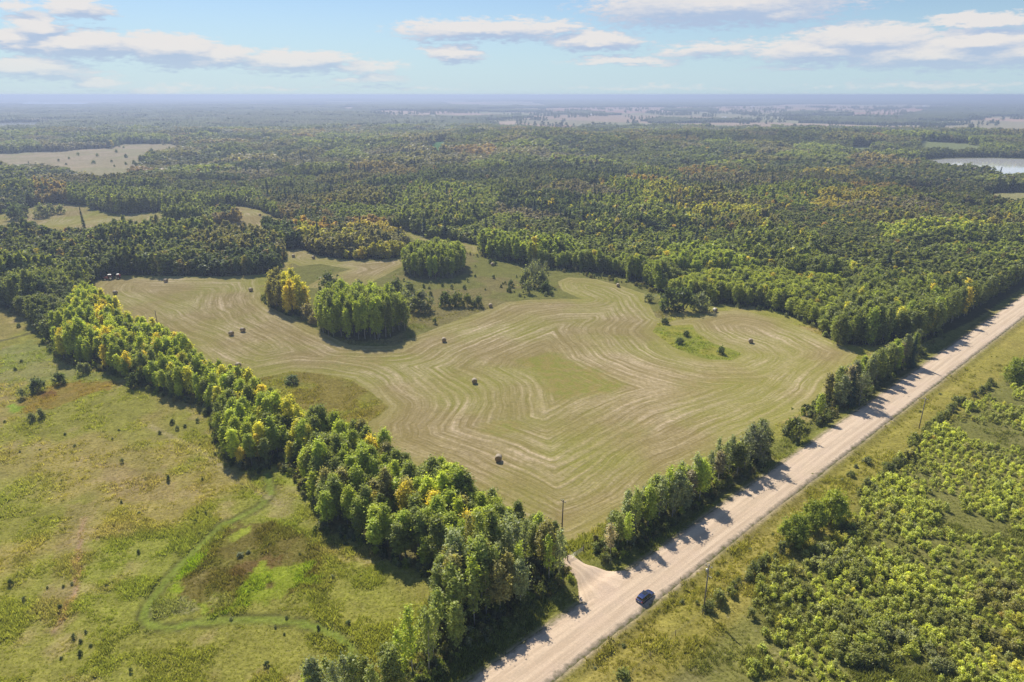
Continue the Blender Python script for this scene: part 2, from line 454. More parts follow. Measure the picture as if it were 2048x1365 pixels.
def forest_mask(px, py, dist):
    f = in_any([F_BLOCK, F_YELLOW, F_MAIN, F_GROVE], px, py) & (dist < 2300)
    f &= ~in_any([FIELD_FAR] + GLADES, px, py)
    f |= in_any(FAR_FOREST, px, py) & (dist >= 1900)
    f &= ~(in_any(FAR_OPEN, px, py) & (dist > 1900))
    return f


def lake_clear(x, y):
    r = np.zeros(x.shape, bool)
    for i, L in enumerate(LAKES):
        sc = (16, 60, 30)[i]; bb = np.array(L)
        k = (x > bb[:, 0].min() - 99) & (x < bb[:, 0].max() + 99) & (y > bb[:, 1].min() - 99) & (y < bb[:, 1].max() + 99)
        if k.any():
            d = np.full(x.shape, -1e9); d[k] = sdf(L, x[k], y[k]); r |= d > -sc
    return r


# ------------------------------------------------------------------ ground sheet
def build_ground():
    ys = [-120, -60, -20, 10, 40, 60, 75, 85]
    y = 88.0
    ypx = 1400.0
    while y < 45000:
        ys.append(y)
        D0 = y * cos(PITCH) + CAMH * sin(PITCH); p = CY + FPX * (CAMH * cos(PITCH) - y * sin(PITCH)) / D0
        np_ = p - 1.05
        if np_ <= 190.6: break
        yn = ground0(CX, np_)[1]
        y = max(yn, y + 1.05)
    ys += [26000, 33000, 45000]
    ys = np.array(sorted(set(ys)))
    nt = 620
    tt = np.linspace(-1.0, 1.0, nt); tt = tt * (1 + .25 * tt ** 2)
    X = np.outer(ys + 130, tt); Y = np.repeat(ys[:, None], nt, 1)
    x, y = X.ravel(), Y.ravel(); z = terr(x, y)
    px, py, dep = project(x, y, z); dist = np.hypot(x, y)
    front = (y > 60)
    N = len(x)
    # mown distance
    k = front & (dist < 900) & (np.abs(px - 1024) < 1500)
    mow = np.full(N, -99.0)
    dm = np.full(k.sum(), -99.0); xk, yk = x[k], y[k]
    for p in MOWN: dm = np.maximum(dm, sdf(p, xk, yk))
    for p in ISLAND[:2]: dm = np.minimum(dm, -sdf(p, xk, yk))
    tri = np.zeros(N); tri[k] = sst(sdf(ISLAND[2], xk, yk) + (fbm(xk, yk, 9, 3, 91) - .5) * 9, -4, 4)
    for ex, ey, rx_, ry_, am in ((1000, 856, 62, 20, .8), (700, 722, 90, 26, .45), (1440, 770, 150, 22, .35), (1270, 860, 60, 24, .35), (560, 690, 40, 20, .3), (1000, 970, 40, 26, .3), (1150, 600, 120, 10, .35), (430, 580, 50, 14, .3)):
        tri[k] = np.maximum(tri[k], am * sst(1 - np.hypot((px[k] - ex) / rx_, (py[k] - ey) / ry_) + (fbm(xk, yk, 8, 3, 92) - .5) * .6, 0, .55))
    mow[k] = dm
    # base colours (albedo)
    c = np.zeros((N, 3))
    def bl(m, col):
        m = np.asarray(m)[:, None]; c[:] = c * (1 - m) + np.asarray(col) * m
    n1 = fbm(x, y, 28, 4, 11); n2 = fbm(x, y, 9, 3, 12); n3 = fbm(x, y, 60, 3, 13); n4 = fbm(x, y, 4, 2, 14)
    bl(np.ones(N), (.27, .275, .065))
    bl(sst(n1, .5, .66) * .8, (.34, .29, .11)); bl(sst(n3, .52, .68) * .6, (.27, .31, .06)); bl(sst(n2, .62, .75) * .5, (.38, .31, .17)); bl(sst(n2, .40, .28) * .25, (.18, .18, .05))
    s, al = road_sd(x, y)
    # right of the road
    rr = sst(s, RHW, RHW + 2); bl(rr * .8, (.26, .24, .06))
    r2 = sst(s, RHW + 13, RHW + 17); bl(r2 * .85, (.18, .19, .06)); bl(r2 * sst(n2, .5, .7) * .6, (.21, .20, .09))
    pxn = px + (n2 - .5) * 14; pyn = py + (n2 - .5) * 9
    sc = inside(SCRUB, pxn, pyn) & front; bl(sc * .5, (.14, .15, .045))
    # verge just left of the road
    bl(sst(s, -RHW - 11, -RHW - 6) * (s < 0) * .7, (.16, .18, .05))
    # stony edges of the road
    e = np.exp(-((np.abs(s) - RHW - .6) / .7) ** 2); bl(np.clip(e * (.3 + n4), 0, 1) * (dist < 1100), (.40, .34, .25))
    # meadow behind the hay field
    back = inside([(520, 640), (600, 500), (800, 470), (960, 500), (1300, 560), (1340, 640), (1000, 640), (800, 700), (700, 700)], px, py) & front
    bl(back * .85, (.17, .18, .058)); bl(back * sst(n1, .5, .62) * .6, (.24, .205, .10))
    def patch(poly, col, amt=1, nz=12, soft=.0):
        q = inside(poly, px + (n2 - .5) * nz, py + (n4 - .5) * nz) & front
        bl(q * amt * (.75 + .5 * (n4 > .45) * .5), col)
    patch([(400, 1110), (440, 1065), (520, 1040), (600, 1058), (650, 1090), (645, 1140), (600, 1180), (520, 1205), (420, 1215), (370, 1205), (345, 1185), (375, 1150)], (.155, .13, .04), .85, 40)
    patch([(470, 1135), (560, 1115), (560, 1140), (460, 1165)], (.16, .10, .045), .6, 40)
    patch([(372, 1122), (412, 1105), (405, 1130), (390, 1145), (360, 1165), (345, 1160), (352, 1140)], (.26, .34, .025), 1, 26)
    patch([(340, 1178), (355, 1168), (368, 1176), (364, 1190), (345, 1190)], (.25, .33, .03), .9, 20)
    patch([(455, 1072), (480, 1058), (500, 1056), (498, 1068), (475, 1082), (458, 1080)], (.28, .33, .05), .9, 16)
    patch([(395, 1225), (410, 1205), (470, 1200), (480, 1185), (520, 1150), (570, 1125), (630, 1112), (625, 1150), (570, 1180), (500, 1205), (460, 1225)], (.26, .33, .035), .85, 70)
    patch([(405, 1200), (430, 1182), (470, 1185), (470, 1200), (440, 1215)], (.33, .34, .13), .8, 20)
    patch([(300, 1230), (330, 1195), (380, 1200), (400, 1225), (350, 1240)], (.25, .25, .14), .7, 30)
    patch([(40, 805), (75, 785), (130, 768), (190, 762), (255, 768), (225, 780), (160, 795), (110, 815), (50, 832)], (.27, .20, .05), .9, 14)
    patch([(75, 790), (110, 780), (115, 792), (85, 797)], (.20, .115, .05), .8, 10)
    patch([(17, 815), (35, 808), (48, 812), (40, 823), (22, 826)], (.22, .35, .04), .9, 10)
    patch([(0, 700), (60, 680), (160, 735), (230, 760), (160, 760), (60, 765), (0, 770)], (.22, .27, .10), .5, 20)
    patch([(520, 1000), (600, 980), (640, 1040), (560, 1040)], (.30, .29, .11), .5, 40)
    patch([(200, 935), (330, 930), (360, 1000), (260, 1010)], (.32, .25, .13), .45, 50)
    patch([(120, 1020), (190, 1000), (160, 1200), (120, 1290), (90, 1260)], (.31, .24, .13), .4, 50)
    for p, amt, col in ((PATH, .5, (.20, .27, .045)), (flat([(300, 850), (380, 890), (430, 920), (470, 955), (530, 990), (560, 1010)]), .5, (.36, .32, .17)),
                        (flat([(165, 1030), (158, 1080), (150, 1180), (110, 1260)]), .1, (.38, .27, .18)), (flat([(0, 686), (40, 676), (75, 665)]), .8, (.12, .12, .06))):
        kk = front & (dist < 420) & (x < 40)
        d = line_dist(p, x[kk], y[kk]); mm = np.zeros(N); mm[kk] = sst(-d, -amt - .7, -amt); bl(mm * (.55 + .6 * n4).clip(0, 1), col)
    d = line_dist(PATH, x[kk], y[kk]); mm = np.zeros(N); mm[kk] = np.exp(-((d - 1.3) / .5) ** 2); bl(mm * .8, (.09, .10, .03))
    # islands in the hay field
    def isl(i, col, col2):
        kk = front & (dist < 700); mm = np.zeros(N); mm[kk] = sst(sdf(ISLAND[i], x[kk], y[kk]), -.5, .6); bl(mm, col); bl(mm * sst(n2, .45, .6), col2)
    isl(0, (.23, .26, .05), (.29, .29, .06)); isl(1, (.23, .20, .055), (.24, .235, .055)); 
    # far farmland, quarter sections
    cx_, cy_ = np.floor((x * .71 + y * .7 + 160 * n3) / 420), np.floor((-x * .7 + y * .71) / 900)
    hsh = TAB[(cx_.astype(int) * 7) & 255, (cy_.astype(int) * 13) & 255]
    ff = sst(dist, 1750, 1950)
    cols = np.array([(.48, .35, .27), (.42, .33, .25), (.33, .31, .20), (.50, .38, .32), (.44, .27, .22), (.30, .31, .19)])
    fc = cols[(hsh * 5.99).astype(int)]
    c[:] = c * (1 - ff[:, None]) + fc * ff[:, None]
    bl(in_any(FAR_OPEN, px, py) * (dist > 1900), (.52, .42, .33))
    ffar = inside(FIELD_FAR, px, py) & (dist > 700) & (dist < 2000); bl(ffar, (.37, .33, .21)); bl(ffar * sst(n1, .45, .6) * .6, (.45, .38, .28)); bl(ffar * sst(n3, .5, .6) * .5, (.30, .32, .16))
    for g, cc in zip(GLADES, ((.10, .21, .08), (.2, .24, .11), (.2, .24, .12), (.26, .26, .12), (.2, .22, .1))):
        bl(inside(g, px, py) * (dist > 500) * (dist < 2000) * 1.0, cc)
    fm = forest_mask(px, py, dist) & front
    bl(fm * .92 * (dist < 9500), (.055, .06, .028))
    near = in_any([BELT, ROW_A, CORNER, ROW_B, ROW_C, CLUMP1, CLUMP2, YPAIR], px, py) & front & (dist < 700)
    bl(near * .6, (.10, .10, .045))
    for i, L in enumerate(LAKES):
        k2 = lake_clear(x, y); bl(k2 * .7, (.15, .16, .075))
    c[:] *= [.99, .95, .91] * (.9 + .2 * n4)[:, None]
    i = np.arange(len(ys) - 1)[:, None] * nt + np.arange(nt - 1)[None]
    faces = np.stack([i, i + 1, i + nt + 1, i + nt], -1).reshape(-1, 4)
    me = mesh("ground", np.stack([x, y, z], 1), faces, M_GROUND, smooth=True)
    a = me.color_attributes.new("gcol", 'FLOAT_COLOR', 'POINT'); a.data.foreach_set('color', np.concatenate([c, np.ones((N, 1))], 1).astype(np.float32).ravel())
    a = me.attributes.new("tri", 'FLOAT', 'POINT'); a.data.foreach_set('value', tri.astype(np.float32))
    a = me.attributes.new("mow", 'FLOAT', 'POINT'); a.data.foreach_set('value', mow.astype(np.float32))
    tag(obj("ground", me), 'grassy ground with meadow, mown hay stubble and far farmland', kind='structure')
    return (x, y, z, c, mow, s, px, py, dist, fm | near, sc)


def ground_material():
    m, t = mat("meadow_and_stubble")
    pos = t.n('ShaderNodeNewGeometry').outputs['Position']
    gc = t.n('ShaderNodeAttribute', attribute_name='gcol').outputs['Color']
    mw = t.n('ShaderNodeAttribute', attribute_name='mow').outputs['Fac']
    # meadow grain
    nf = t.noise(pos, 1.1, 4, .65); nm = t.noise(pos, .25, 3, .6); nl = t.noise(pos, .05, 3, .6)
    f = t.m('MULTIPLY', t.m('MULTIPLY_ADD', nf, 1.5, .25), t.m('MULTIPLY_ADD', nm, .8, .6))
    base = t.v('SCALE', gc); t.put(t.t.nodes[-1].inputs['Scale'], f)
    straw = t.ss(t.noise(pos, .9, 3, .7), .60, .74)
    base = t.mix(t.m('MULTIPLY', straw, .4), base, (.36, .33, .2, 1))
    # mown stubble: streaks that follow the cutting passes
    dd = t.m('ADD', mw, t.m('MULTIPLY_ADD', t.noise(pos, .018, 3, .5), 16.0, -8.0))
    sx = t.n('ShaderNodeSeparateXYZ'); t.put(sx.inputs[0], pos)
    def streak(fd, fa, det=3):
        cv = t.n('ShaderNodeCombineXYZ', ins={0: t.m('MULTIPLY', dd, fd), 1: t.m('MULTIPLY', sx.outputs[0], fa), 2: t.m('MULTIPLY', sx.outputs[1], fa)})
        return t.noise(cv.outputs[0], 1.0, det, .6)
    s1 = streak(.62, .03); s2 = streak(1.5, .08, 2); s3 = streak(.16, .008, 1)
    per = t.m('MULTIPLY_ADD', t.m('SINE', t.m('MULTIPLY', dd, 2 * pi / 3.3)), .5, .5)
    per = t.m('MULTIPLY', t.m('POWER', per, 2.0), t.ss(s3, .35, .6))
    st = t.m('ADD', t.m('MULTIPLY', t.ss(s1, .40, .66), .62), t.m('MULTIPLY', t.ss(s2, .40, .68), .38))
    st = t.m('ADD', t.m('MULTIPLY', st, .7), t.m('MULTIPLY', per, .42), clamp=True)
    big = t.noise(pos, .016, 3, .55)
    green = t.mix(t.ss(big, .42, .6), (.265, .215, .087, 1), (.26, .25, .063, 1))
    tan = t.mix(t.ss(t.noise(pos, .03, 2), .4, .62), (.57, .465, .315, 1), (.43, .36, .19, 1))
    st2 = t.m('MULTIPLY', t.m('MULTIPLY', st, t.m('MULTIPLY_ADD', t.noise(pos, .022, 2), 1.6, .1)), t.m('MULTIPLY_ADD', t.ss(t.noise(pos, .7, 4, .7), .3, .62), .75, .35), clamp=True)
    hay = t.mix(st2, green, tan)
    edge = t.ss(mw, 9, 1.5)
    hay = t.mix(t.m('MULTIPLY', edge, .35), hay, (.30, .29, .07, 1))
    tri = t.n('ShaderNodeAttribute', attribute_name='tri').outputs['Fac']
    hay = t.mix(t.m('MULTIPLY', tri, .85), hay, t.mix(t.ss(nm, .4, .6), (.25, .255, .055, 1), (.28, .235, .075, 1)))
    hf = t.m('MULTIPLY', t.m('MULTIPLY_ADD', nf, .8, .6), t.m('MULTIPLY_ADD', nm, .3, .85))
    hay = t.v('SCALE', hay); t.put(t.t.nodes[-1].inputs['Scale'], hf)
    msk = t.ss(t.m('ADD', mw, t.m('MULTIPLY_ADD', nm, 1.6, -.8)), -.4, .4)
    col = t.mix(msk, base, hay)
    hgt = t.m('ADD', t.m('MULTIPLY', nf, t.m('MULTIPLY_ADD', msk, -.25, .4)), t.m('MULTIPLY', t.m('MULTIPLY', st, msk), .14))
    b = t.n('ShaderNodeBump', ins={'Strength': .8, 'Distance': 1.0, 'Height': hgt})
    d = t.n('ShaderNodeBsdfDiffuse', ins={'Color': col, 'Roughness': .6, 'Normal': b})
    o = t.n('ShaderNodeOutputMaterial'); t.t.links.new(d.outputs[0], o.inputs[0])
    return m


M_GROUND = ground_material()
G = build_ground()


# ------------------------------------------------------------------ road and driveway
def road_material():
    m, t = mat("pale_gravel")
    pos = t.n('ShaderNodeNewGeometry').outputs['Position']
    uv = t.n('ShaderNodeAttribute', attribute_name='rd').outputs['Vector']
    sx = t.n('ShaderNodeSeparateXYZ'); t.put(sx.inputs[0], uv)
    cv = t.n('ShaderNodeCombineXYZ', ins={0: t.m('MULTIPLY', sx.outputs[0], .9), 1: t.m('MULTIPLY', sx.outputs[1], .025), 2: 0.0})
    st = t.noise(cv.outputs[0], 1.0, 4, .6)
    n = t.noise(pos, 2.2, 5, .7); nb = t.noise(pos, .12, 3)
    c = t.mix(t.ss(st, .38, .62), (.60, .48, .355, 1), (.71, .585, .445, 1))
    xa = t.m('ABSOLUTE', t.m('ADD', sx.outputs[0], t.m('MULTIPLY_ADD', t.noise(pos, .03, 2), 1.2, -.6)))
    ridge = t.m('MULTIPLY', t.ss(xa, .9, .3), t.ss(t.noise(pos, .25, 3), .35, .6)); c = t.mix(t.m('MULTIPLY', ridge, .45), c, (.56, .46, .35, 1))
    c = t.mix(t.m('MULTIPLY', t.ss(t.noise(pos, 1.6, 4, .75), .56, .72), .35), c, (.50, .41, .31, 1))
    c = t.mix(t.m('MULTIPLY', t.ss(nb, .45, .7), .45), c, (.68, .545, .44, 1))
    # loose windrow of stones and grass on both edges
    ed = t.m('ADD', t.m('ABSOLUTE', sx.outputs[0]), t.m('MULTIPLY_ADD', t.noise(pos, .6, 5, .75), 3.4, -1.7))
    c = t.mix(t.ss(ed, RHW - .7, RHW + .3), c, (.36, .30, .22, 1))
    c = t.mix(t.ss(ed, RHW + .2, RHW + .8), c, (.17, .17, .06, 1))
    sc = t.v('SCALE', c); t.put(t.t.nodes[-1].inputs['Scale'], t.m('MULTIPLY_ADD', n, .45, .78))
    b = t.n('ShaderNodeBump', ins={'Strength': .5, 'Distance': .15, 'Height': t.m('ADD', n, st)})
    d = t.n('ShaderNodeBsdfDiffuse', ins={'Color': sc, 'Roughness': .8, 'Normal': b})
    o = t.n('ShaderNodeOutputMaterial'); t.t.links.new(d.outputs[0], o.inputs[0])
    return m


M_ROAD = road_material()


def strip(name, P0, dirv, length, start, half, label, crown=.3, step=2.0, seed=0, xs=None, bend=None, skirt=1.6):
    nrm = np.array([dirv[1], -dirv[0]]); offs = np.array([-half - skirt, -half - .4, -half * .92, -half * .5, 0, half * .5, half * .92, half + .4, half + skirt])
    zz = np.array([-.55, .02, .16, .24, .28, .24, .16, .02, -.55]) * (crown / .28)
    al = np.arange(start, start + length, step)
    V = []; A = []
    for a in al:
        c = P0 + dirv * a
        if bend is not None: c, nrm, w_ = bend(a)
        else: w_ = 1
        j = (fbm(np.array([a]), np.array([seed * 31.]), 4, 3, 5)[0] - .5) * .5
        j2 = (fbm(np.array([a]), np.array([seed * 31. + 50]), 4, 3, 5)[0] - .5) * .5
        q = offs * w_; q = q + np.where(offs < -half * .9, j, 0) + np.where(offs > half * .9, j2, 0)
        pts = c[None] + nrm[None] * q[:, None]
        base = terr(np.array([c[0]]), np.array([c[1]]))[0] + .12
        for k in range(9):
            V.append((pts[k][0], pts[k][1], base + zz[k] + .04)); A.append((q[k] if xs is None else q[k] / w_ * xs, a, 0))
    n = len(al); i = np.arange(n - 1)[:, None] * 9 + np.arange(8)[None]
    F = np.stack([i, i + 1, i + 10, i + 9], -1).reshape(-1, 4)
    me = mesh(name, V, F[:, ::-1], M_ROAD, smooth=True)
    at_ = me.attributes.new('rd', 'FLOAT_VECTOR', 'POINT'); at_.data.foreach_set('vector', np.array(A, np.float32).ravel())
    return tag(obj(name, me), label, kind='structure')


strip("road", RA, RDIR, 900, -90, RHW, 'straight pale gravel road running diagonally past the hay field')
# driveway apron: curves from the gate down to the road, widening as it meets it
g0 = np.array(ground0(1128, 1120)); g1 = np.array(ground0(1165, 1140)); g2 = np.array(ground0(1232, 1188))


def dbend(a):
    t = a / 17.0
    c = g0 * (1 - t) ** 2 + 2 * g1 * t * (1 - t) + g2 * t * t
    d = 2 * (g1 - g0) * (1 - t) + 2 * (g2 - g1) * t; d /= np.linalg.norm(d)
    w_ = 1 + 8.0 * max(0, t - .35) ** 1.6
    return c, np.array([d[1], -d[0]]), w_


dr = strip("driveway", g0, RDIR, 17.01, 0, 1.75, 'short gravel driveway from the gate to the road', crown=.26, step=.9, seed=3, xs=1.9, bend=dbend, skirt=.7)


# ------------------------------------------------------------------ water
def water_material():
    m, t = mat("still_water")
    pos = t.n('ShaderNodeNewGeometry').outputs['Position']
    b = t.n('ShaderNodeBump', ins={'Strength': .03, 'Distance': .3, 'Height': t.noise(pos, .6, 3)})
    p = t.n('ShaderNodeBsdfPrincipled', ins={'Base Color': (.55, .57, .58, 1), 'Roughness': .05, 'Normal': b, 'IOR': 1.6, 'Specular IOR Level': .5})  # near-white base colour stands in for sun glint off the ripples
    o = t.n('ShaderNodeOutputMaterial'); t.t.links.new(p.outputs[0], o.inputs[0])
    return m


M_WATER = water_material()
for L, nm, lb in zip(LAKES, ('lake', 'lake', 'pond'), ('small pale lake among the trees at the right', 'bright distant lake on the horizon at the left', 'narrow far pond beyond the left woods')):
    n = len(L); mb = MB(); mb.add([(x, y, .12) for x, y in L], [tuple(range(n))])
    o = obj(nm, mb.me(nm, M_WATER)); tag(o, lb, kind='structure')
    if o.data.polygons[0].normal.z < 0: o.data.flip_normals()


# ------------------------------------------------------------------ tree meshes
def leaf_tris(c, nrm, size, rng, aspect=1.25, ntri=1):
    """random leaf sprays (c: centres, nrm: preferred normals)"""
    n = len(c)
    q = nrm + rng.normal(0, .75, (n, 3)); q /= np.linalg.norm(q, axis=1)[:, None] + 1e-9
    a = np.cross(q, rng.normal(0, 1, (n, 3))); a /= np.linalg.norm(a, axis=1)[:, None] + 1e-9
    b = np.cross(q, a)
    s = size * rng.uniform(.6, 1.35, n)[:, None]
    if ntri == 2:
        v = np.stack([c - a * s * .5, c + b * s * .42 * aspect + q * s * .12, c + a * s * .55, c - b * s * .42 * aspect - q * s * .1], 1).reshape(-1, 3)
        i = np.arange(n)[:, None] * 4
        return v, np.concatenate([i + [0, 1, 2], i + [0, 2, 3]], 0), 4
    v = np.stack([c - a * s * .6 - b * s * .35, c + a * s * .6 - b * s * .35, c + b * s * .75 * aspect], 1).reshape(-1, 3)
    return v, np.arange(n * 3).reshape(-1, 3), 3


def crown_points(rng, H, R, n, cb, nclump, shape, cr):
    """clumped foliage in a crown volume"""
    t = rng.random(nclump) ** .85
    prof = {'poplar': lambda t: np.sin(pi * np.clip(t * .86 + .12, 0, 1)) ** .65, 'round': lambda t: np.sqrt(np.clip(1 - (2 * t - .9) ** 2 / 1.35, 0.02, 1)),
            'dome': lambda t: np.sqrt(np.clip(1 - t ** 2, .02, 1))}[shape]
    ang = rng.random(nclump) * 2 * pi; rad = np.sqrt(rng.random(nclump)) * R * prof(t) * rng.uniform(.75, 1.08, nclump)
    cc = np.stack([rad * np.cos(ang), rad * np.sin(ang), H * (cb + (1 - cb) * t * .95)], 1)
    k = rng.integers(0, nclump, n); g = rng.normal(0, 1, (n, 3)); g /= np.linalg.norm(g, axis=1)[:, None]
    rr = np.abs(rng.normal(.5, .5, n))[:, None]
    sz = (rng.uniform(.4, 1.4, nclump) * cr)[k][:, None]
    p = cc[k] + g * rr * sz * [1, 1, 1.6]
    nrm = g + np.array([0, 0, .8]); ax = p * [1, 1, 0] / (R + .01); nrm = nrm + ax * .8
    nrm /= np.linalg.norm(nrm, axis=1)[:, None]
    return p, nrm, cc, k


def foliage_mesh(name, seed, H, R, n, size, cb, nclump, cr, shape='poplar', ntri=1, matl=None, trunk=None):
    rng = np.random.default_rng(seed)
    p, nrm, cc, k = crown_points(rng, H, R, n, cb, nclump, shape, cr)
    p[:, 2] = np.maximum(p[:, 2], .15)
    v, f, vp = leaf_tris(p, nrm, size, rng, ntri=ntri)
    lv = np.repeat(np.clip((rng.random(nclump)[k] * .6 + rng.random(n) * .6), 0, 1), vp)
    nl = len(f); mi = np.zeros(nl, int); tv = None
    if trunk is not None:
        tv, tf = trunk(seed, H, R, cc)
        f = np.concatenate([f, tf + len(v)]); v = np.concatenate([v, tv]); mi = np.concatenate([mi, np.ones(len(tf), int)]); lv = np.concatenate([lv, np.full(len(tv), .5)])
    me = mesh(name, v, f, [matl or M_LEAF, M_BARK], mi)
    a = me.attributes.new('leafvar', 'FLOAT', 'POINT'); a.data.foreach_set('value', lv.astype(np.float32))
    return me, cc


def trunk_geo(seed, H, R, cc, r0=.16, n=5, limbs=9):
    rng = np.random.default_rng(seed + 99); mb = MB()
    lean = rng.normal(0, .02 * H, 2)
    pt = lambda t: np.array([lean[0] * t * t, lean[1] * t * t, H * t])
    ts = [-.02, .15, .4, .65, .93]
    mb.tube([pt(t) for t in ts], [r0 * 1.25, r0, r0 * .75, r0 * .5, .02], n, cap=False)
    for i in range(limbs):
        c = cc[rng.integers(0, len(cc))]; t0 = max(.15, c[2] / H - rng.uniform(.06, .16)); b = pt(t0)
        mid = (b + c) / 2 + [0, 0, -.15]
        mb.tube([b, mid, c], [r0 * .4, r0 * .25, .015], 3, cap=False)
    v = np.array(mb.v); tf = []
    for f in mb.f:
        for j in range(1, len(f) - 1): tf.append((f[0], f[j], f[j + 1]))
    return v, np.array(tf)


def tr_bark(r0=.16, n=5, limbs=9): return lambda s, H, R, cc: trunk_geo(s, H, R, cc, r0, n, limbs)


def spruce_mesh(name, seed, H, R, layers, per, size, split=False):
    rng = np.random.default_rng(seed); V = []; F = []; LV = []
    for i in range(layers):
        t = (i + rng.uniform(0, .6)) / layers; z = H * (.06 + .94 * t); r = R * (1 - t) ** .85 * rng.uniform(.75, 1.1) + .12
        for j in range(max(4, int(per * (1 - t * .6)))):
            a = rng.random() * 2 * pi; rr = r * rng.uniform(.75, 1.1); d = np.array([cos(a), sin(a), 0]); s = np.array([-sin(a), cos(a), 0])
            for q in range(3):
                u0 = q / 3; u1 = (q + 1) / 3 + .1; w_ = size * (1.15 - u0 * .6)
                b = len(V); z0 = z - rr * .28 * u0 + .1; z1 = z - rr * .30 * u1 - rng.uniform(0, .25)
                V += [d * rr * u0 + s * w_ * .5 + [0, 0, z0], d * rr * u0 - s * w_ * .5 + [0, 0, z0], d * rr * u1 + [0, 0, z1]]
                F.append((b, b + 1, b + 2)); LV += [rng.random()] * 3
                V += [d * rr * (u0 + .15) + s * w_ * .2 + [0, 0, z0], d * rr * (u0 + .15) - s * w_ * .2 + [0, 0, z0], d * rr * (u0 + .3) + s * rng.uniform(-.3, .3) + [0, 0, z0 - w_ * .9]]
                F.append((b + 3, b + 4, b + 5)); LV += [rng.random()] * 3
    mb = MB(); mb.tube([(0, 0, -.3), (0, 0, H * .5), (0, 0, H * .99)], [H * .014, H * .009, .02], 5, cap=False)
    tv = np.array(mb.v); tf = np.array([t for f in mb.f for t in ((f[0], f[1], f[2]), (f[0], f[2], f[3]))])
    if split:
        me = mesh(name, V, np.array(F), M_NEEDLE); lv = LV; tm = mesh(name + "_trunk", tv, tf, M_DBARK)
    else:
        n = len(V); me = mesh(name, np.concatenate([np.array(V), tv]), np.concatenate([np.array(F), tf + n]), [M_NEEDLE, M_DBARK], [0] * len(F) + [1] * len(tf)); lv = LV + [.5] * len(tv); tm = None
    a = me.attributes.new('leafvar', 'FLOAT', 'POINT'); a.data.foreach_set('value', np.array(lv, np.float32))
    return me, tm


# full detail crowns and trunks for single trees (unit: metres, height 16)
NV = 8
CROWNS, TRUNKS = [], []
TCROWNS, TTRUNKS = [], []
for i in range(NV):
    r = random.Random(i * 5 + 1)
    H = 16 * r.uniform(.92, 1.06); R = r.uniform(1.8, 2.5)
    me, cc = foliage_mesh("crown", 100 + i, H, R, 5600, .33, r.uniform(.18, .30), 85, .85, 'poplar')
    tv, tf = trunk_geo(100 + i, H, R, cc, .15, 6, 16)
    CROWNS.append(me); TRUNKS.append(mesh("trunk", tv, tf, M_BARK))
for i in range(6):
    r = random.Random(i * 5 + 50)
    H = 16 * r.uniform(.94, 1.05); R = r.uniform(1.3, 1.9)
    me, cc = foliage_mesh('crown', 130 + i, H, R, 1150, .32, r.uniform(.2, .42), 70, .75, 'poplar')
    tv, tf = trunk_geo(130 + i, H, R, cc, .13, 6, 22)
    TCROWNS.append(me); TTRUNKS.append(mesh('trunk', tv, tf, M_BARK))
RCROWNS, RTRUNKS = [], []
for i in range(3):
    me, cc = foliage_mesh("crown", 160 + i, 10, 4.2, 8000, .34, .1, 110, .95, 'round'); tv, tf = trunk_geo(160 + i, 10, 4, cc, .2, 6, 14)
    RCROWNS.append(me); RTRUNKS.append(mesh("trunk", tv, tf, M_DBARK))
SPR, SPRT = [], []
for i in range(3):
    a, b = spruce_mesh("crown", 170 + i, 18, 2.7 + .3 * i, 34, 15, .75, True); SPR.append(a); SPRT.append(b)
SHRUBS, STEMS = [], []
for i in range(6):
    me, cc = foliage_mesh("foliage", 180 + i, 2.2, 1.2, 1000, .2, .08, 26, .42, 'dome'); SHRUBS.append(me)
    mb = MB()
    for k in range(6):
        c = cc[k * 3 % len(cc)]; mb.tube([(0, 0, -.1), (c[0] * .5, c[1] * .5, c[2] * .6), c], [.04, .03, .01], 3, cap=False)
    STEMS.append(mb.me("stems", M_TWIG))
# grey, half bare
GREY, GREYT = [], []
for i in range(3):
    me, cc = foliage_mesh("crown", 190 + i, 12, 2.3, 900, .35, .15, 50, 1.0, 'poplar'); GREY.append(me); mb = MB(); rng = np.random.default_rng(i)
    tv, tf = trunk_geo(190 + i, 12, 2.3, cc, .13, 5, 40)
    for k in range(260):
        c = cc[rng.integers(0, len(cc))]; d = rng.normal(0, .5, 3) + [0, 0, .7]; mb.tube([c, c + d * 1.4], [.03, .008], 3, cap=False)
    v2 = np.array(mb.v); f2 = np.array([t for f in mb.f for t in ((f[0], f[1], f[2]), (f[0], f[2], f[3]))]) + len(tv)
    GREYT.append(mesh("trunk", np.concatenate([tv, v2]), np.concatenate([tf, f2]), M_TWIG))


# prototype collections for scattered masses (never linked to the scene)
def proto_collection(name, meshes):
    c = bpy.data.collections.new(name)
    for i, me in enumerate(meshes):
        o = bpy.data.objects.new("%s_%02d" % (name, i), me); c.objects.link(o)
    return c


NEARV = [foliage_mesh("tree_near", 200 + i, 16 * random.uniform(.9, 1.05), random.uniform(1.7, 2.3), 2200, .44, random.uniform(.13, .28), 60, .95, 'poplar', trunk=tr_bark(.15, 4, 5))[0] for i in range(7)]
MIDV = [foliage_mesh("tree_mid", 300 + i, 16 * random.uniform(.9, 1.05), random.uniform(1.8, 2.4), 520, .85, random.uniform(.1, .25), 34, .9, 'poplar', trunk=tr_bark(.15, 3, 0))[0] for i in range(6)]
FARV = [foliage_mesh("tree_far", 400 + i, 15, 2.5, 120, 1.75, .05, 16, 1.1, 'poplar')[0] for i in range(5)]
for i in range(2): MIDV.append(spruce_mesh("tree_mid", 320 + i, 19, 2.9, 18, 9, 1.3)[0]); NEARV.append(spruce_mesh("tree_near", 330 + i, 18, 2.9, 26, 12, 1.0)[0])
FARV.append(spruce_mesh("tree_far", 420, 19, 3.0, 9, 6, 2.2)[0])
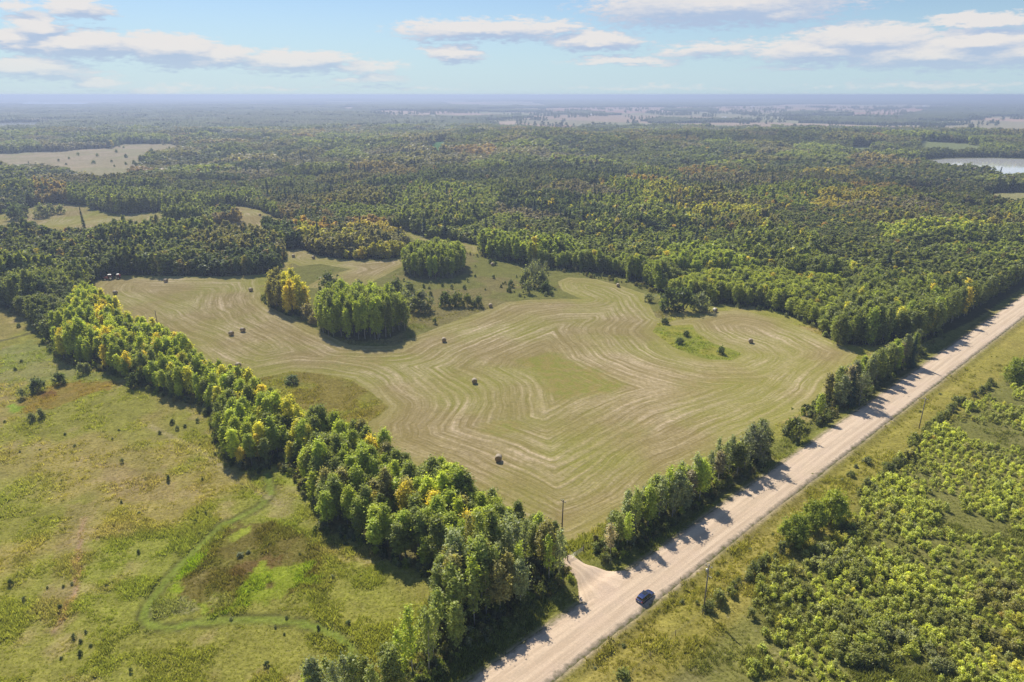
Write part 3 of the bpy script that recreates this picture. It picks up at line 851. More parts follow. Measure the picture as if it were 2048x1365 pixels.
C_NEAR = proto_collection("tree_near", NEARV); C_MID = proto_collection("tree_mid", MIDV); C_FAR = proto_collection("tree_far", FARV)
C_SHRUB = proto_collection("scrub_bush", [foliage_mesh("scrub_bush", 500 + i, 2.2, 1.2, 420, .28, .05, 20, .45, 'dome')[0] for i in range(6)])


def patch_mesh(seed):
    """a 110 m piece of far woodland, one low crown per tree"""
    rng = np.random.default_rng(seed); V = []; F = []; LV = []
    g = np.arange(-55, 55, 8.5)
    for gx in g:
        for gy in g:
            if rng.random() < .08: continue
            x = gx + rng.uniform(-3, 3); y = gy + rng.uniform(-3, 3); h = rng.uniform(10, 17); r = rng.uniform(3.4, 5.6)
            b = len(V)
            for k in range(5):
                a = 2 * pi * k / 5 + rng.random(); V.append((x + r * cos(a), y + r * sin(a), -2)); V.append((x + r * .95 * cos(a + .5), y + r * .95 * sin(a + .5), h * .62))
            V.append((x + rng.uniform(-1, 1), y + rng.uniform(-1, 1), h)); l = rng.random(); LV += [l] * 11
            for k in range(5):
                k2 = (k + 1) % 5; p, q, s, u = b + 2 * k, b + 2 * k2, b + 2 * k + 1, b + 2 * k2 + 1
                F += [(p, q, s), (q, u, s), (s, u, b + 10)]
    me = mesh("woodland", V, np.array(F), M_FARLEAF); a = me.attributes.new('leafvar', 'FLOAT', 'POINT'); a.data.foreach_set('value', np.array(LV, np.float32))
    return me


M_FARLEAF = leaf_mat("far_leaves", .05)
C_PATCH = proto_collection("woodland", [patch_mesh(600 + i) for i in range(5)])


def tuft_mesh(seed):
    rng = np.random.default_rng(seed); V = []; F = []; LV = []
    for k in range(16):
        a = rng.random() * 2 * pi; r = rng.uniform(0, .45); h = rng.uniform(.25, .62); w_ = .07; b = len(V)
        x, y = r * cos(a), r * sin(a); t = rng.random() * pi
        V += [(x - w_ * cos(t), y - w_ * sin(t), -.05), (x + w_ * cos(t), y + w_ * sin(t), -.05), (x + rng.uniform(-.25, .25), y + rng.uniform(-.25, .25), h)]
        F.append((b, b + 1, b + 2)); LV += [rng.random()] * 3
    me = mesh("tuft", V, np.array(F), M_GRASSB); a = me.attributes.new('leafvar', 'FLOAT', 'POINT'); a.data.foreach_set('value', np.array(LV, np.float32)); return me


C_TUFT = proto_collection("grass_tuft", [tuft_mesh(700 + i) for i in range(6)])


def scatter(name, coll, pts, idx, rot, scl, tint, label):
    """one object that instances a prototype at every point, with its own tint"""
    n = len(pts)
    me = bpy.data.meshes.new(name); me.vertices.add(n); me.vertices.foreach_set('co', np.asarray(pts, np.float32).ravel())
    for nm, ty, key, arr in (('idx', 'INT', 'value', np.asarray(idx, np.int32)), ('rot', 'FLOAT_VECTOR', 'vector', np.asarray(rot, np.float32).ravel()),
                             ('scl', 'FLOAT_VECTOR', 'vector', np.asarray(scl, np.float32).ravel()), ('tint', 'FLOAT_VECTOR', 'vector', np.asarray(tint, np.float32).ravel())):
        a = me.attributes.new(nm, ty, 'POINT'); a.data.foreach_set(key, arr)
    o = obj(name, me)
    ng = bpy.data.node_groups.new(name, 'GeometryNodeTree')
    ng.interface.new_socket('Geometry', in_out='INPUT', socket_type='NodeSocketGeometry'); ng.interface.new_socket('Geometry', in_out='OUTPUT', socket_type='NodeSocketGeometry')
    N = ng.nodes; Lk = ng.links
    gi = N.new('NodeGroupInput'); go = N.new('NodeGroupOutput'); ci = N.new('GeometryNodeCollectionInfo'); ci.inputs[0].default_value = coll
    ci.inputs['Separate Children'].default_value = True; ci.inputs['Reset Children'].default_value = True
    ip = N.new('GeometryNodeInstanceOnPoints'); ip.inputs['Pick Instance'].default_value = True
    mp = N.new('GeometryNodeMeshToPoints')
    def na(nm, ty):
        q = N.new('GeometryNodeInputNamedAttribute'); q.data_type = ty; q.inputs[0].default_value = nm; return q.outputs[0]
    Lk.new(gi.outputs[0], mp.inputs[0]); Lk.new(mp.outputs[0], ip.inputs['Points']); Lk.new(ci.outputs[0], ip.inputs['Instance'])
    Lk.new(na('idx', 'INT'), ip.inputs['Instance Index']); Lk.new(na('rot', 'FLOAT_VECTOR'), ip.inputs['Rotation']); Lk.new(na('scl', 'FLOAT_VECTOR'), ip.inputs['Scale'])
    Lk.new(ip.outputs[0], go.inputs[0])
    md = o.modifiers.new("scatter", 'NODES'); md.node_group = ng
    tag(o, label, kind='stuff')
    return o


# ------------------------------------------------------------------ tree colours
PAL = {'dark': (.046, .062, .026), 'mid': (.080, .094, .030), 'bright': (.118, .142, .028), 'lime': (.150, .172, .030), 'olive': (.100, .096, .040), 'grey': (.13, .118, .085),
       'yellow': (.40, .345, .06), 'orange': (.34, .235, .075), 'tan': (.27, .215, .10), 'spruce': (.024, .040, .022), 'ygreen': (.20, .195, .036), 'willow': (.095, .108, .062), 'rust': (.17, .115, .065)}
LEAFK = 2.2
for k_ in PAL: PAL[k_] = tuple(min(.6, q * (LEAFK if k_ not in ('yellow', 'orange', 'tan') else 1.25)) for q in PAL[k_])
KEYS = list(PAL); PALA = np.array([PAL[k] for k in KEYS])


def pick(weights, n, rng=RNG):
    ks = [KEYS.index(k) for k in weights]; wv = np.array(list(weights.values()), float); wv /= wv.sum()
    return rng.choice(ks, n, p=wv)


def cells(x, y, size, seed, border=False):
    """nearest jittered seed -> two random numbers per cell"""
    gx = np.floor(x / size).astype(int); gy = np.floor(y / size).astype(int)
    best = np.full(x.shape, 1e18); sec = np.full(x.shape, 1e18); r1 = np.zeros(x.shape); r2 = np.zeros(x.shape)
    for dx in (-1, 0, 1):
        for dy in (-1, 0, 1):
            a = gx + dx; b = gy + dy
            jx = TAB[(a * 3 + seed) & 255, (b * 5 + 1) & 255]; jy = TAB[(a * 7 + 2) & 255, (b * 3 + seed) & 255]
            d = ((a + jx) * size - x) ** 2 + ((b + jy) * size - y) ** 2
            k = d < best; sec = np.where(k, best, np.minimum(sec, d)); best = np.where(k, d, best)
            r1 = np.where(k, TAB[(a * 11 + seed) & 255, (b * 13 + 4) & 255], r1); r2 = np.where(k, TAB[(a * 5 + 9) & 255, (b * 17 + seed) & 255], r2)
    if border: return r1, r2, np.sqrt(sec) - np.sqrt(best)
    return r1, r2


ZONES = [  # pixel polygon of the tree bases, colour weights
    ([(-500, 475), (-500, 640), (0, 640), (200, 560), (560, 560), (575, 470)], {'dark': 5, 'mid': 3, 'olive': 2.5, 'tan': .5, 'yellow': .2}),
    ([(-500, 540), (-500, 700), (120, 700), (200, 560), (100, 545)], {'mid': 4, 'dark': 4, 'bright': .6}),
    ([(525, 440), (600, 440), (610, 510), (525, 500)], {'olive': 4, 'dark': 2, 'grey': 1, 'tan': .6}),
    ([(600, 478), (820, 478), (820, 530), (600, 530)], {'olive': 4, 'ygreen': 3, 'mid': 1, 'yellow': .8}),
    ([(680, 450), (820, 450), (820, 480), (700, 480)], {'yellow': 3, 'tan': 2.5, 'orange': 1, 'olive': 1}),
    ([(590, 440), (690, 450), (690, 480), (590, 480)], {'olive': 3, 'tan': 2, 'orange': .6, 'mid': 1}),
    ([(140, 385), (520, 375), (540, 445), (140, 428)], {'bright': 5, 'mid': 2.5, 'lime': 1}),
    ([(75, 385), (140, 385), (140, 420), (75, 425)], {'orange': 2, 'tan': 3, 'grey': 1, 'mid': 1}),
    ([(-300, 350), (75, 370), (75, 430), (-300, 430)], {'mid': 3, 'dark': 2, 'tan': .6, 'yellow': .5, 'olive': 1}),
    ([(760, 400), (1010, 390), (970, 500), (800, 470)], {'bright': 4, 'mid': 3, 'lime': .8}),
    ([(960, 440), (1320, 480), (1320, 600), (960, 530)], {'mid': 4, 'bright': 4.5, 'lime': .8}),
    ([(1320, 500), (2200, 420), (2200, 560), (1800, 700), (1320, 620)], {'bright': 4.5, 'mid': 4.5, 'dark': .5, 'lime': 1.2}),
    ([(1300, 385), (2048, 395), (2200, 480), (1700, 500), (1250, 470)], {'mid': 3, 'bright': 3.4, 'olive': 1.4, 'lime': 1.2, 'ygreen': .7, 'yellow': .55, 'orange': .5, 'grey': .5}),
    ([(1250, 345), (2048, 350), (2048, 400), (1250, 390)], {'mid': 2.5, 'bright': 1.6, 'olive': 1.8, 'grey': 1.6, 'orange': .6, 'yellow': .5, 'dark': 1}),
]


def forest_tint(x, y, px, py, dist):
    n = len(x)
    r1, r2, bd = cells(x * .8 + 34 * fbm(x, y, 40, 2, 21), y * .75 + 24 * fbm(x, y, 40, 2, 22), 58, 3, True)
    q1, q2 = cells(x + 60 * fbm(x, y, 90, 2, 23), y, 130, 8)
    base = {'dark': 3.2, 'mid': 3.4, 'olive': 2.0, 'bright': 2.2, 'grey': 1.5, 'tan': .45, 'orange': .14, 'yellow': .12, 'rust': .14}
    def bycell(wts, r):
        ks = np.array([KEYS.index(k) for k in wts]); cw = np.cumsum(list(wts.values())); cw = cw / cw[-1]
        return ks[np.minimum(np.searchsorted(cw, r), len(ks) - 1)]
    idx = bycell(base, r1)
    for poly, wts in ZONES:
        k = inside(poly, px, py) & (dist < 1500)
        idx = np.where(k, bycell(wts, r1), idx)
        # one tree in four differs from its clone patch
        k2 = k & (RNG.random(n) < .24); idx = np.where(k2, bycell(wts, RNG.random(n)), idx)
    k2 = (RNG.random(n) < .12) & (dist > 500); idx = np.where(k2, bycell(base, RNG.random(n)), idx)
    k2 = (RNG.random(n) < .035) & (dist < 800) & (px > 900); idx = np.where(k2, np.where(RNG.random(n) < .6, KEYS.index('ygreen'), KEYS.index('yellow')), idx)
    far = dist > 1250
    idx = np.where(far & (idx == KEYS.index('yellow')) & (RNG.random(n) < .5), KEYS.index('rust'), idx)
    col = PALA[idx] * RNG.uniform(.86, 1.16, n)[:, None] * (.72 + .30 * q2 + .32 * r2)[:, None]
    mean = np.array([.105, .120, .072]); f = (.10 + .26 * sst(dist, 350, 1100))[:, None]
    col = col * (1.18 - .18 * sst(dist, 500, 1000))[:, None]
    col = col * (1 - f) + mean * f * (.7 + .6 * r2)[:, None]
    hs = (.60 + .50 * r2 + .26 * (q1 - .5)) * (.68 + .32 * sst(bd, 0, 16))
    return col, hs, idx


# ------------------------------------------------------------------ where the trees stand
def jgrid(x0, x1, y0, y1, s, j=.38):
    gx, gy = np.meshgrid(np.arange(x0, x1, s), np.arange(y0, y1, s)); gx = gx + (np.arange(gx.shape[0]) % 2)[:, None] * s / 2
    x = gx.ravel() + RNG.uniform(-j, j, gx.size) * s; y = gy.ravel() + RNG.uniform(-j, j, gx.size) * s
    return x, y


def fill(poly, s, weights, hrange, zone, shape='poplar', extra=None):
    """single trees inside a pixel polygon -> list of records"""
    w_ = np.array(flat(poly)); x, y = jgrid(w_[:, 0].min() - 5, w_[:, 0].max() + 5, w_[:, 1].min() - 5, w_[:, 1].max() + 5, s)
    z = terr(x, y); px, py, dep = project(x, y, z)
    k = inside(poly, px, py) & (road_sd(x, y)[0] < -RHW - 5.5)
    x, y, z, px, py, dep = [a[k] for a in (x, y, z, px, py, dep)]
    n = len(x); idx = pick(weights, n)
    d_in = sdf(w_, x, y); fb = fbm(x, y, 11, 2, 95) if not zone.startswith('clump') else np.full(n, .5)
    out = []
    for i in range(n):
        hh = RNG.uniform(*hrange) * (.78 + .22 * min(1, max(0, d_in[i]) / 5)) * (.72 + .56 * fb[i])
        if fb[i] < .33 and d_in[i] < 7: continue
        out.append(dict(x=x[i], y=y[i], z=z[i], px=px[i], py=py[i], dep=dep[i], c=int(idx[i]), h=hh, zone=zone, shape=shape))
    return out


TREES = []
bw = np.array([ground0(*p) for p in BELT])
tb = fill(BELT, 3.0, {'bright': 3, 'mid': 3, 'lime': 2, 'ygreen': .8, 'yellow': .3, 'dark': .5}, (9, 15), 'belt')
for t in tb:
    # colour changes along the belt as in the photograph
    u = t['px']
    rn = RNG.random()
    if u < 240: t['c'] = KEYS.index(pick_ := ('lime' if rn < .45 else 'bright' if rn < .8 else 'ygreen' if rn < .93 else 'yellow')); t['h'] *= 1.0
    elif u < 640: t['c'] = KEYS.index('bright' if rn < .36 else 'lime' if rn < .6 else 'mid' if rn < .76 else 'ygreen' if rn < .92 else 'yellow'); t['h'] *= .88
    elif u < 1000: t['c'] = KEYS.index('mid' if rn < .42 else 'bright' if rn < .78 else 'lime' if rn < .9 else 'olive' if rn < .96 else 'yellow'); t['h'] *= .92
    else: t['c'] = KEYS.index('bright' if rn < .6 else 'mid' if rn < .8 else 'lime'); t['h'] *= .62
TREES += tb
TREES += fill(ROW_A, 3.0, {'mid': 4, 'bright': 2.5, 'willow': 2, 'olive': 1, 'grey': .5}, (13.5, 17), 'row_left')
TREES += fill(CORNER, 3.3, {'mid': 3, 'willow': 2.5, 'bright': 1.5, 'lime': .6}, (9.5, 13), 'corner')
TREES += fill(ROW_B, 2.4, {'mid': 2.2, 'bright': 2, 'willow': 4.5, 'grey': .4}, (9, 15), 'row_mid')
TREES += fill(ROW_C, 2.8, {'mid': 3, 'bright': 2, 'willow': 4, 'grey': .8, 'olive': .5}, (10.5, 14.5), 'row_far')
TREES += fill(CLUMP2, 3.2, {'bright': 3, 'mid': 2}, (17, 19.5), 'clump_near')
TREES += fill(CLUMP1, 3.8, {'mid': 4, 'bright': 2}, (15.5, 17.5), 'clump_far')
for t in fill(YPAIR, 3.6, {'olive': 1}, (15, 18), 'yellow_pair'):
    t['c'] = KEYS.index('olive' if t['px'] < 565 else ('ygreen' if RNG.random() < .6 else ('olive' if RNG.random() < .5 else 'yellow'))); TREES.append(t)
# no tree on the mowing, the drive or the path
tx = np.array([t['x'] for t in TREES]); ty = np.array([t['y'] for t in TREES])
dm = np.full(len(tx), -99.)
for p in MOWN: dm = np.maximum(dm, sdf(p, tx, ty))
for p in ISLAND: dm = np.minimum(dm, -sdf(p, tx, ty))
dd_ = line_dist([tuple(g0), tuple(g1), tuple(g2)], tx, ty)
TREES = [t for t, d, q in zip(TREES, dm, dd_) if (d < .5 or t['zone'] in ('clump_near', 'clump_far', 'yellow_pair')) and q > 4.2]


# ------------------------------------------------------------------ single trees
def make_tree(name, crown, trunk):
    r = obj(name, None, link=False); a = obj('trunk', trunk, r, link=False); b = obj('crown', crown, r, link=False)
    return r, a, b


PROTO = [make_tree('broadleaf_tree', CROWNS[i], TRUNKS[i]) for i in range(NV)]
PROTO_T = [make_tree('broadleaf_tree', TCROWNS[i], TTRUNKS[i]) for i in range(6)]
PROTO_R = [make_tree('broadleaf_tree', RCROWNS[i], RTRUNKS[i]) for i in range(3)]
PROTO_S = [make_tree('spruce_tree', SPR[i], SPRT[i]) for i in range(3)]
PROTO_G = [make_tree('bare_tree', GREY[i], GREYT[i]) for i in range(3)]
used = set()


def place(proto, loc, scl, rz, tint, label, cat, group=None):
    new = []
    for o in proto:
        c = o.copy(); new.append(c); COL.objects.link(c)
    r = new[0]
    for c in new[1:]: c.parent = r
    r.location = loc; r.scale = scl; r.rotation_euler = (RNG.normal(0, .02), RNG.normal(0, .02), rz)
    for c in new[1:]: c['tint'] = [float(v) for v in tint]
    tag(r, label, cat, group)
    return r


CNAME = {'dark': 'dark green', 'mid': 'mid green', 'bright': 'fresh green', 'lime': 'yellowish green', 'olive': 'olive green', 'grey': 'thin grey-brown', 'yellow': 'bright yellow', 'orange': 'orange',
         'tan': 'tan', 'ygreen': 'lime yellow', 'willow': 'grey-green', 'spruce': 'dark', 'rust': 'rusty'}
ZNAME = {'belt': 'the diagonal tree belt between meadow and hay field', 'row_left': 'the roadside row before the driveway', 'corner': 'the cluster at the bottom edge beside the meadow',
         'row_mid': 'the roadside row past the driveway', 'row_far': 'the farther roadside row past the lone bush', 'clump_near': 'the large round grove on the hay field edge',
         'clump_far': 'the oval grove in the back meadow', 'yellow_pair': 'the yellowing group at the top left of the hay field'}
inframe = [t for t in TREES if -40 < t['px'] < 2090 and t['py'] < 1540 and t['py'] - FPX * t['h'] / t['dep'] < 1365]
inframe.sort(key=lambda t: t['dep'] / t['h'])
single = inframe[:298]; ids = {id(t) for t in single}


def belt_pos(t):
    for lim, nm in ((330, 'upper end'), (560, 'upper middle'), (800, 'lower middle'), (985, 'lower part')):
        if t['px'] < lim: return nm
    return 'low end'


for t in single:
    i = int(RNG.integers(0, NV)); s = t['h'] / 16; wv = s ** .5 * RNG.uniform(.9, 1.18) * (1.1 if t['zone'] == 'belt' else 1)
    key = KEYS[t['c']]; where = ZNAME[t['zone']]
    if t['zone'] == 'belt': where = 'the %s of the diagonal tree belt' % belt_pos(t)
    elif t['zone'] in ('row_left', 'row_mid', 'row_far'):
        where = where
    tall = 'tall' if t['h'] > 12.5 else ('short' if t['h'] < 9 else 'middling')
    if t['zone'] == 'belt':
        n_ = np.array(ground0(632, 862)) - np.array(ground0(1113, 1082)); dn = abs((t['x'] - ground0(632, 862)[0]) * n_[1] - (t['y'] - ground0(632, 862)[1]) * n_[0]) / np.hypot(*n_)
        where += ', field side' if dn < 10 else (', meadow side' if dn > 22 else ', inside')
    elif t['zone'].startswith('row'):
        lo, hi = {'row_left': (860, 1130), 'row_mid': (1190, 1530), 'row_far': (1610, 1840)}[t['zone']]; u = (t['px'] - lo) / (hi - lo)
        where += ', near end' if u < .33 else (', middle' if u < .67 else ', far end')
    lab = '%s %s tree in %s' % (tall, CNAME[key], where)
    pr_ = PROTO[i]
    if t['zone'] in ('row_left', 'row_mid', 'row_far', 'corner') and RNG.random() < .85: pr_ = PROTO_T[i % 6]
    place(pr_, (t['x'], t['y'], t['z'] - .05), (wv, wv, s), RNG.uniform(0, 6.28), PALA[t['c']] * RNG.uniform(.85, 1.25) * (1.6 if t['zone'].startswith('row') else 1.4), lab[:1].lower() + lab[1:], 'tree', '%s %s trees in %s' % (tall, CNAME[key], where))
rest = [t for t in TREES if id(t) not in ids]

# round crowned trees right of the road and at the field corner
for (px, py, h, rs, col, lab) in [
    (1588, 1092, 8, .85, 'bright', 'rounded dense green tree at the near left end of the roadside thicket'),
    (1622, 1062, 8, .8, 'bright', 'rounded green tree standing in the middle of the roadside thicket'),
    (1662, 1046, 8.5, .9, 'lime', 'broad bright green tree at the far end of the roadside thicket'),
    (2030, 768, 9.5, 1.05, 'bright', 'rounded green tree behind the scrub at the right edge'),
    (2080, 750, 10, 1.1, 'bright', 'rounded green tree cut by the right edge above the scrub'),
    (1675, 690, 13, .95, 'mid', 'rounded dark green tree jutting out at the hay field corner'),
    (1712, 688, 13, .9, 'mid', 'second rounded green tree at the hay field corner, nearer the road'),
]:
    X, Y, Z = at(px, py); s = h / 10
    place(PROTO_R[int(RNG.integers(0, 3))], (X, Y, Z), (rs, rs, s), RNG.uniform(0, 6), PALA[KEYS.index(col)], lab, 'tree')
for (px, py, h, lab) in [(1698, 812, 13, 'dark pointed spruce in the farther roadside row'), (1822, 735, 14, 'dark brownish spruce at the far end of the roadside row'), (172, 470, 22, 'dark spruce tip above the trees left of the hay field')]:
    X, Y, Z = at(px, py); place(PROTO_S[int(RNG.integers(0, 3))], (X, Y, Z), (.85, .85, h / 18), 0, PALA[KEYS.index('spruce')] * 1.2, lab, 'spruce')
for (px, py, h, lab) in [(1515, 930, 13, 'half-bare grey tree at the far end of the roadside row by the gap'), (1488, 940, 12, 'grey thin-leaved tree second from the gap in the roadside row'),
                         (1500, 922, 12, 'grey twiggy tree behind the two bare ones by the gap'), (1718, 812, 12, 'leafless pale tree in the farther roadside row'),
                         (1062, 572, 13, 'tall grey half-bare tree at the left of the willow clump'), (1076, 575, 15, 'tallest grey half-bare tree in the willow clump'), (1090, 570, 13, 'grey half-bare tree at the right of the willow clump'),
                         (1068, 560, 12, 'grey half-bare tree at the back of the willow clump')]:
    X, Y, Z = at(px, py); place(PROTO_G[int(RNG.integers(0, 3))], (X, Y, Z), (1.2, 1.2, h / 12), RNG.uniform(0, 6), np.array(PAL['willow']) * 1.3, lab, 'tree')

# spruces that stick out of the forest
SP = [(731, 360), (692, 382), (793, 372), (767, 340), (829, 345), (537, 392), (583, 394), (662, 412), (782, 414), (984, 406), (1058, 346), (1133, 326), (1241, 380), (1304, 368), (1341, 368), (1125, 420),
      (1258, 420), (1400, 414), (1454, 396), (1069, 438), (1188, 414), (1196, 412), (1557, 345), (1590, 342), (1677, 345), (1541, 386), (1546, 292), (652, 408), (720, 355), (744, 352), (755, 352), (1270, 418), (1248, 412), (1557, 360),
      (1131, 342), (1396, 408), (669, 414), (1282, 402), (1320, 404), (588, 398)]
for i, (px, py) in enumerate(SP):
    X, Y, Z = at(px, py + 2); h = 19
    place(PROTO_S[i % 3], (X, Y, Z), (1.35, 1.35, h / 18 * RNG.uniform(.85, 1.15)), i * .7, PALA[KEYS.index('spruce')], 'dark pointed spruce rising above the broadleaf forest canopy', 'spruce', 'dark spruces standing out of the forest')

# ------------------------------------------------------------------ forest masses
def grid_forest(r0, r1, s, lod):
    x, y = jgrid(-.95 * r1, .95 * r1, 60, r1, s)
    r = np.hypot(x, y); k = (r > r0) & (r < r1) & (np.abs(x) < .84 * y + 60); x, y = x[k], y[k]
    z = terr(x, y); px, py, dep = project(x, y, z); r = np.hypot(x, y)
    k = forest_mask(px + (fbm(x, y, 14, 2, 31) - .5) * 10, py + (fbm(x, y, 14, 2, 32) - .5) * 5, r) & (road_sd(x, y)[0] < -RHW - 9) & ~lake_clear(x, y)
    if lod == 'near' or lod == 'mid':
        dm = np.full(x.shape, -99.)
        kk = r < 900
        for p in MOWN: dm[kk] = np.maximum(dm[kk], sdf(p, x[kk], y[kk]))
        k &= (dm < -1.0) | inside(F_GROVE, px, py)
    return [a[k] for a in (x, y, z, px, py, r)]


def finish(x, y, z, px, py, r, nb, ns, s0, spp):
    col, hs, idx = forest_tint(x, y, px, py, r); n = len(x)
    sp = (RNG.random(n) < spp * .14 * sst(fbm(x, y, 130, 2, 41), .45, .6) * (r > 450))
    ii = np.where(sp, nb + RNG.integers(0, max(ns, 1), n), RNG.integers(0, nb, n))
    col = np.where(sp[:, None], np.array(PAL['spruce']) * RNG.uniform(.8, 1.3, n)[:, None], col)
    gap = fbm(x, y, 9, 2, 44)
    hs = hs * RNG.uniform(.9, 1.1, n) * (.74 + .52 * gap); ws = RNG.uniform(.95, 1.4, n) * s0 * (.8 + .2 * hs)
    hs = np.where(sp, np.minimum(RNG.uniform(.75, 1.05, n), hs * 1.25 + .12), hs)
    scl = np.stack([ws, ws, hs], 1); rot = np.stack([np.zeros(n), np.zeros(n), RNG.uniform(0, 6.28, n)], 1)
    return np.stack([x, y, z - .1], 1), ii, rot, scl, col


def merge(a, b): return [np.concatenate([p, q]) for p, q in zip(a, b)]


A = finish(*grid_forest(0, 420, 3.4, 'near'), 7, 2, 1.0, .05)
rx = np.array([[t['x'], t['y'], t['z']] for t in rest]); rh = np.array([t['h'] for t in rest]); rc = PALA[[t['c'] for t in rest]] * RNG.uniform(1.05, 1.6, len(rest))[:, None]
rn_ = len(rest); rw = (rh / 16) ** .5 * RNG.uniform(.95, 1.2, rn_)
Rr = (rx, RNG.integers(0, 7, rn_), np.stack([np.zeros(rn_), np.zeros(rn_), RNG.uniform(0, 6.28, rn_)], 1), np.stack([rw, rw, rh / 16], 1), rc)
scatter('forest', C_NEAR, *merge(A, Rr), 'broadleaf woods and rear part of the tree belt around the hay field')
scatter('forest', C_MID, *finish(*grid_forest(420, 950, 3.7, 'mid'), 6, 2, 1.05, .16), 'mixed green and autumn forest behind the hay field')
scatter('forest', C_FAR, *finish(*grid_forest(950, 2300, 5.4, 'far'), 5, 1, 1.25, .16), 'dark distant forest rising to the ridge')
# woodland beyond the ridge in 110 m pieces
xs_, ys_ = [], []
x, y = jgrid(-9000, 9000, 1900, 9000, 92, .3); k = np.abs(x) < .84 * y + 200; x, y = x[k], y[k]
x2, y2 = jgrid(-20000, 20000, 9000, 20000, 210, .3); k = np.abs(x2) < .84 * y2 + 200
sc_ = np.concatenate([np.full(len(x), 1.0), np.full(k.sum(), 2.2)]); x = np.concatenate([x, x2[k]]); y = np.concatenate([y, y2[k]])
z = terr(x, y); px, py, dep = project(x, y, z); r = np.hypot(x, y)
nz = fbm(x, y, 900, 3, 51)
pj = px + (fbm(x, y, 300, 2, 53) - .5) * 24
k = (forest_mask(pj, py, r) & forest_mask(pj, py - .6 * 15 * FPX / dep, r) | ((nz > .72) & (r > 2600) & (r < 9000)) | ((nz > .60) & (r > 9000))) & (r > 1950) & ~lake_clear(x, y)
k &= ~(in_any(FAR_OPEN, px, py))
x, y, z, px, py, r, sc_ = [a[k] for a in (x, y, z, px, py, r, sc_)]
col, hs, _ = forest_tint(x, y, px, py, r); col = (col * .35 + np.array(PAL['dark']) * .7) * .62; n = len(x)
scatter('forest', C_PATCH, np.stack([x, y, z], 1), RNG.integers(0, 5, n), np.stack([np.zeros(n)] * 2 + [RNG.uniform(0, 6.28, n)], 1), np.stack([sc_, sc_, np.where(sc_ > 1.5, 1.2, RNG.uniform(.8, 1.1, n))], 1), col, 'hazy far woodland stretching to the horizon')
print('forest pieces', n)
# scattered farm trees and shelter belts in the far farmland
x, y = jgrid(-5000, 6000, 2000, 6500, 16, .45); k = (np.abs(x) < .84 * y); x, y = x[k], y[k]
ln = np.abs(((x * .71 + y * .7) / 420) % 1 - .5) * 420; ln2 = np.abs(((-x * .7 + y * .71) / 900) % 1 - .5) * 900
k = (((ln < 9) | (ln2 < 9)) & (fbm(x, y, 160, 2, 61) > .60)) | ((fbm(x, y, 90, 2, 62) > .80))
x, y = x[k], y[k]; z = terr(x, y); n = len(x); k = ~lake_clear(x, y); x, y, z = x[k], y[k], z[k]; n = len(x)
print('farm trees', n)
s_ = RNG.uniform(.7, 1.3, n)
scatter('forest', C_FAR, np.stack([x, y, z], 1), RNG.integers(0, 5, n), np.stack([np.zeros(n)] * 2 + [RNG.uniform(0, 6.28, n)], 1), np.stack([s_ * 1.9, s_ * 1.9, s_], 1), np.tile(np.array(PAL['dark']) * .8, (n, 1)), 'scattered tree lines dividing the far farmland')

# ------------------------------------------------------------------ shrubs
def make_shrub(i):
    r = obj('shrub', None, link=False); return (r, obj('stems', STEMS[i], r, link=False), obj('foliage', SHRUBS[i], r, link=False))


PSH = [make_shrub(i) for i in range(6)]


def shrub(px, py, wpx, col, label, hf=1.0, group=None, wxyz=None):
    X, Y, Z = at(px, py) if wxyz is None else wxyz
    dep = project(X, Y, Z)[2]; R = wpx * dep / FPX if wpx else hf * 1.25
    s = R / 1.25 if wpx else hf
    return place(PSH[int(RNG.integers(0, 6))], (X, Y, Z - .05), (s, s, s * (hf if wpx else 1)), RNG.uniform(0, 6.28), (np.array(PAL[col]) * (.6 if wxyz else 1) + np.array([.27, .27, .10]) * (.35 if wxyz else 0)) * RNG.uniform(.9, 1.25) * (1.25 if wxyz else 1), label, 'shrub', group)


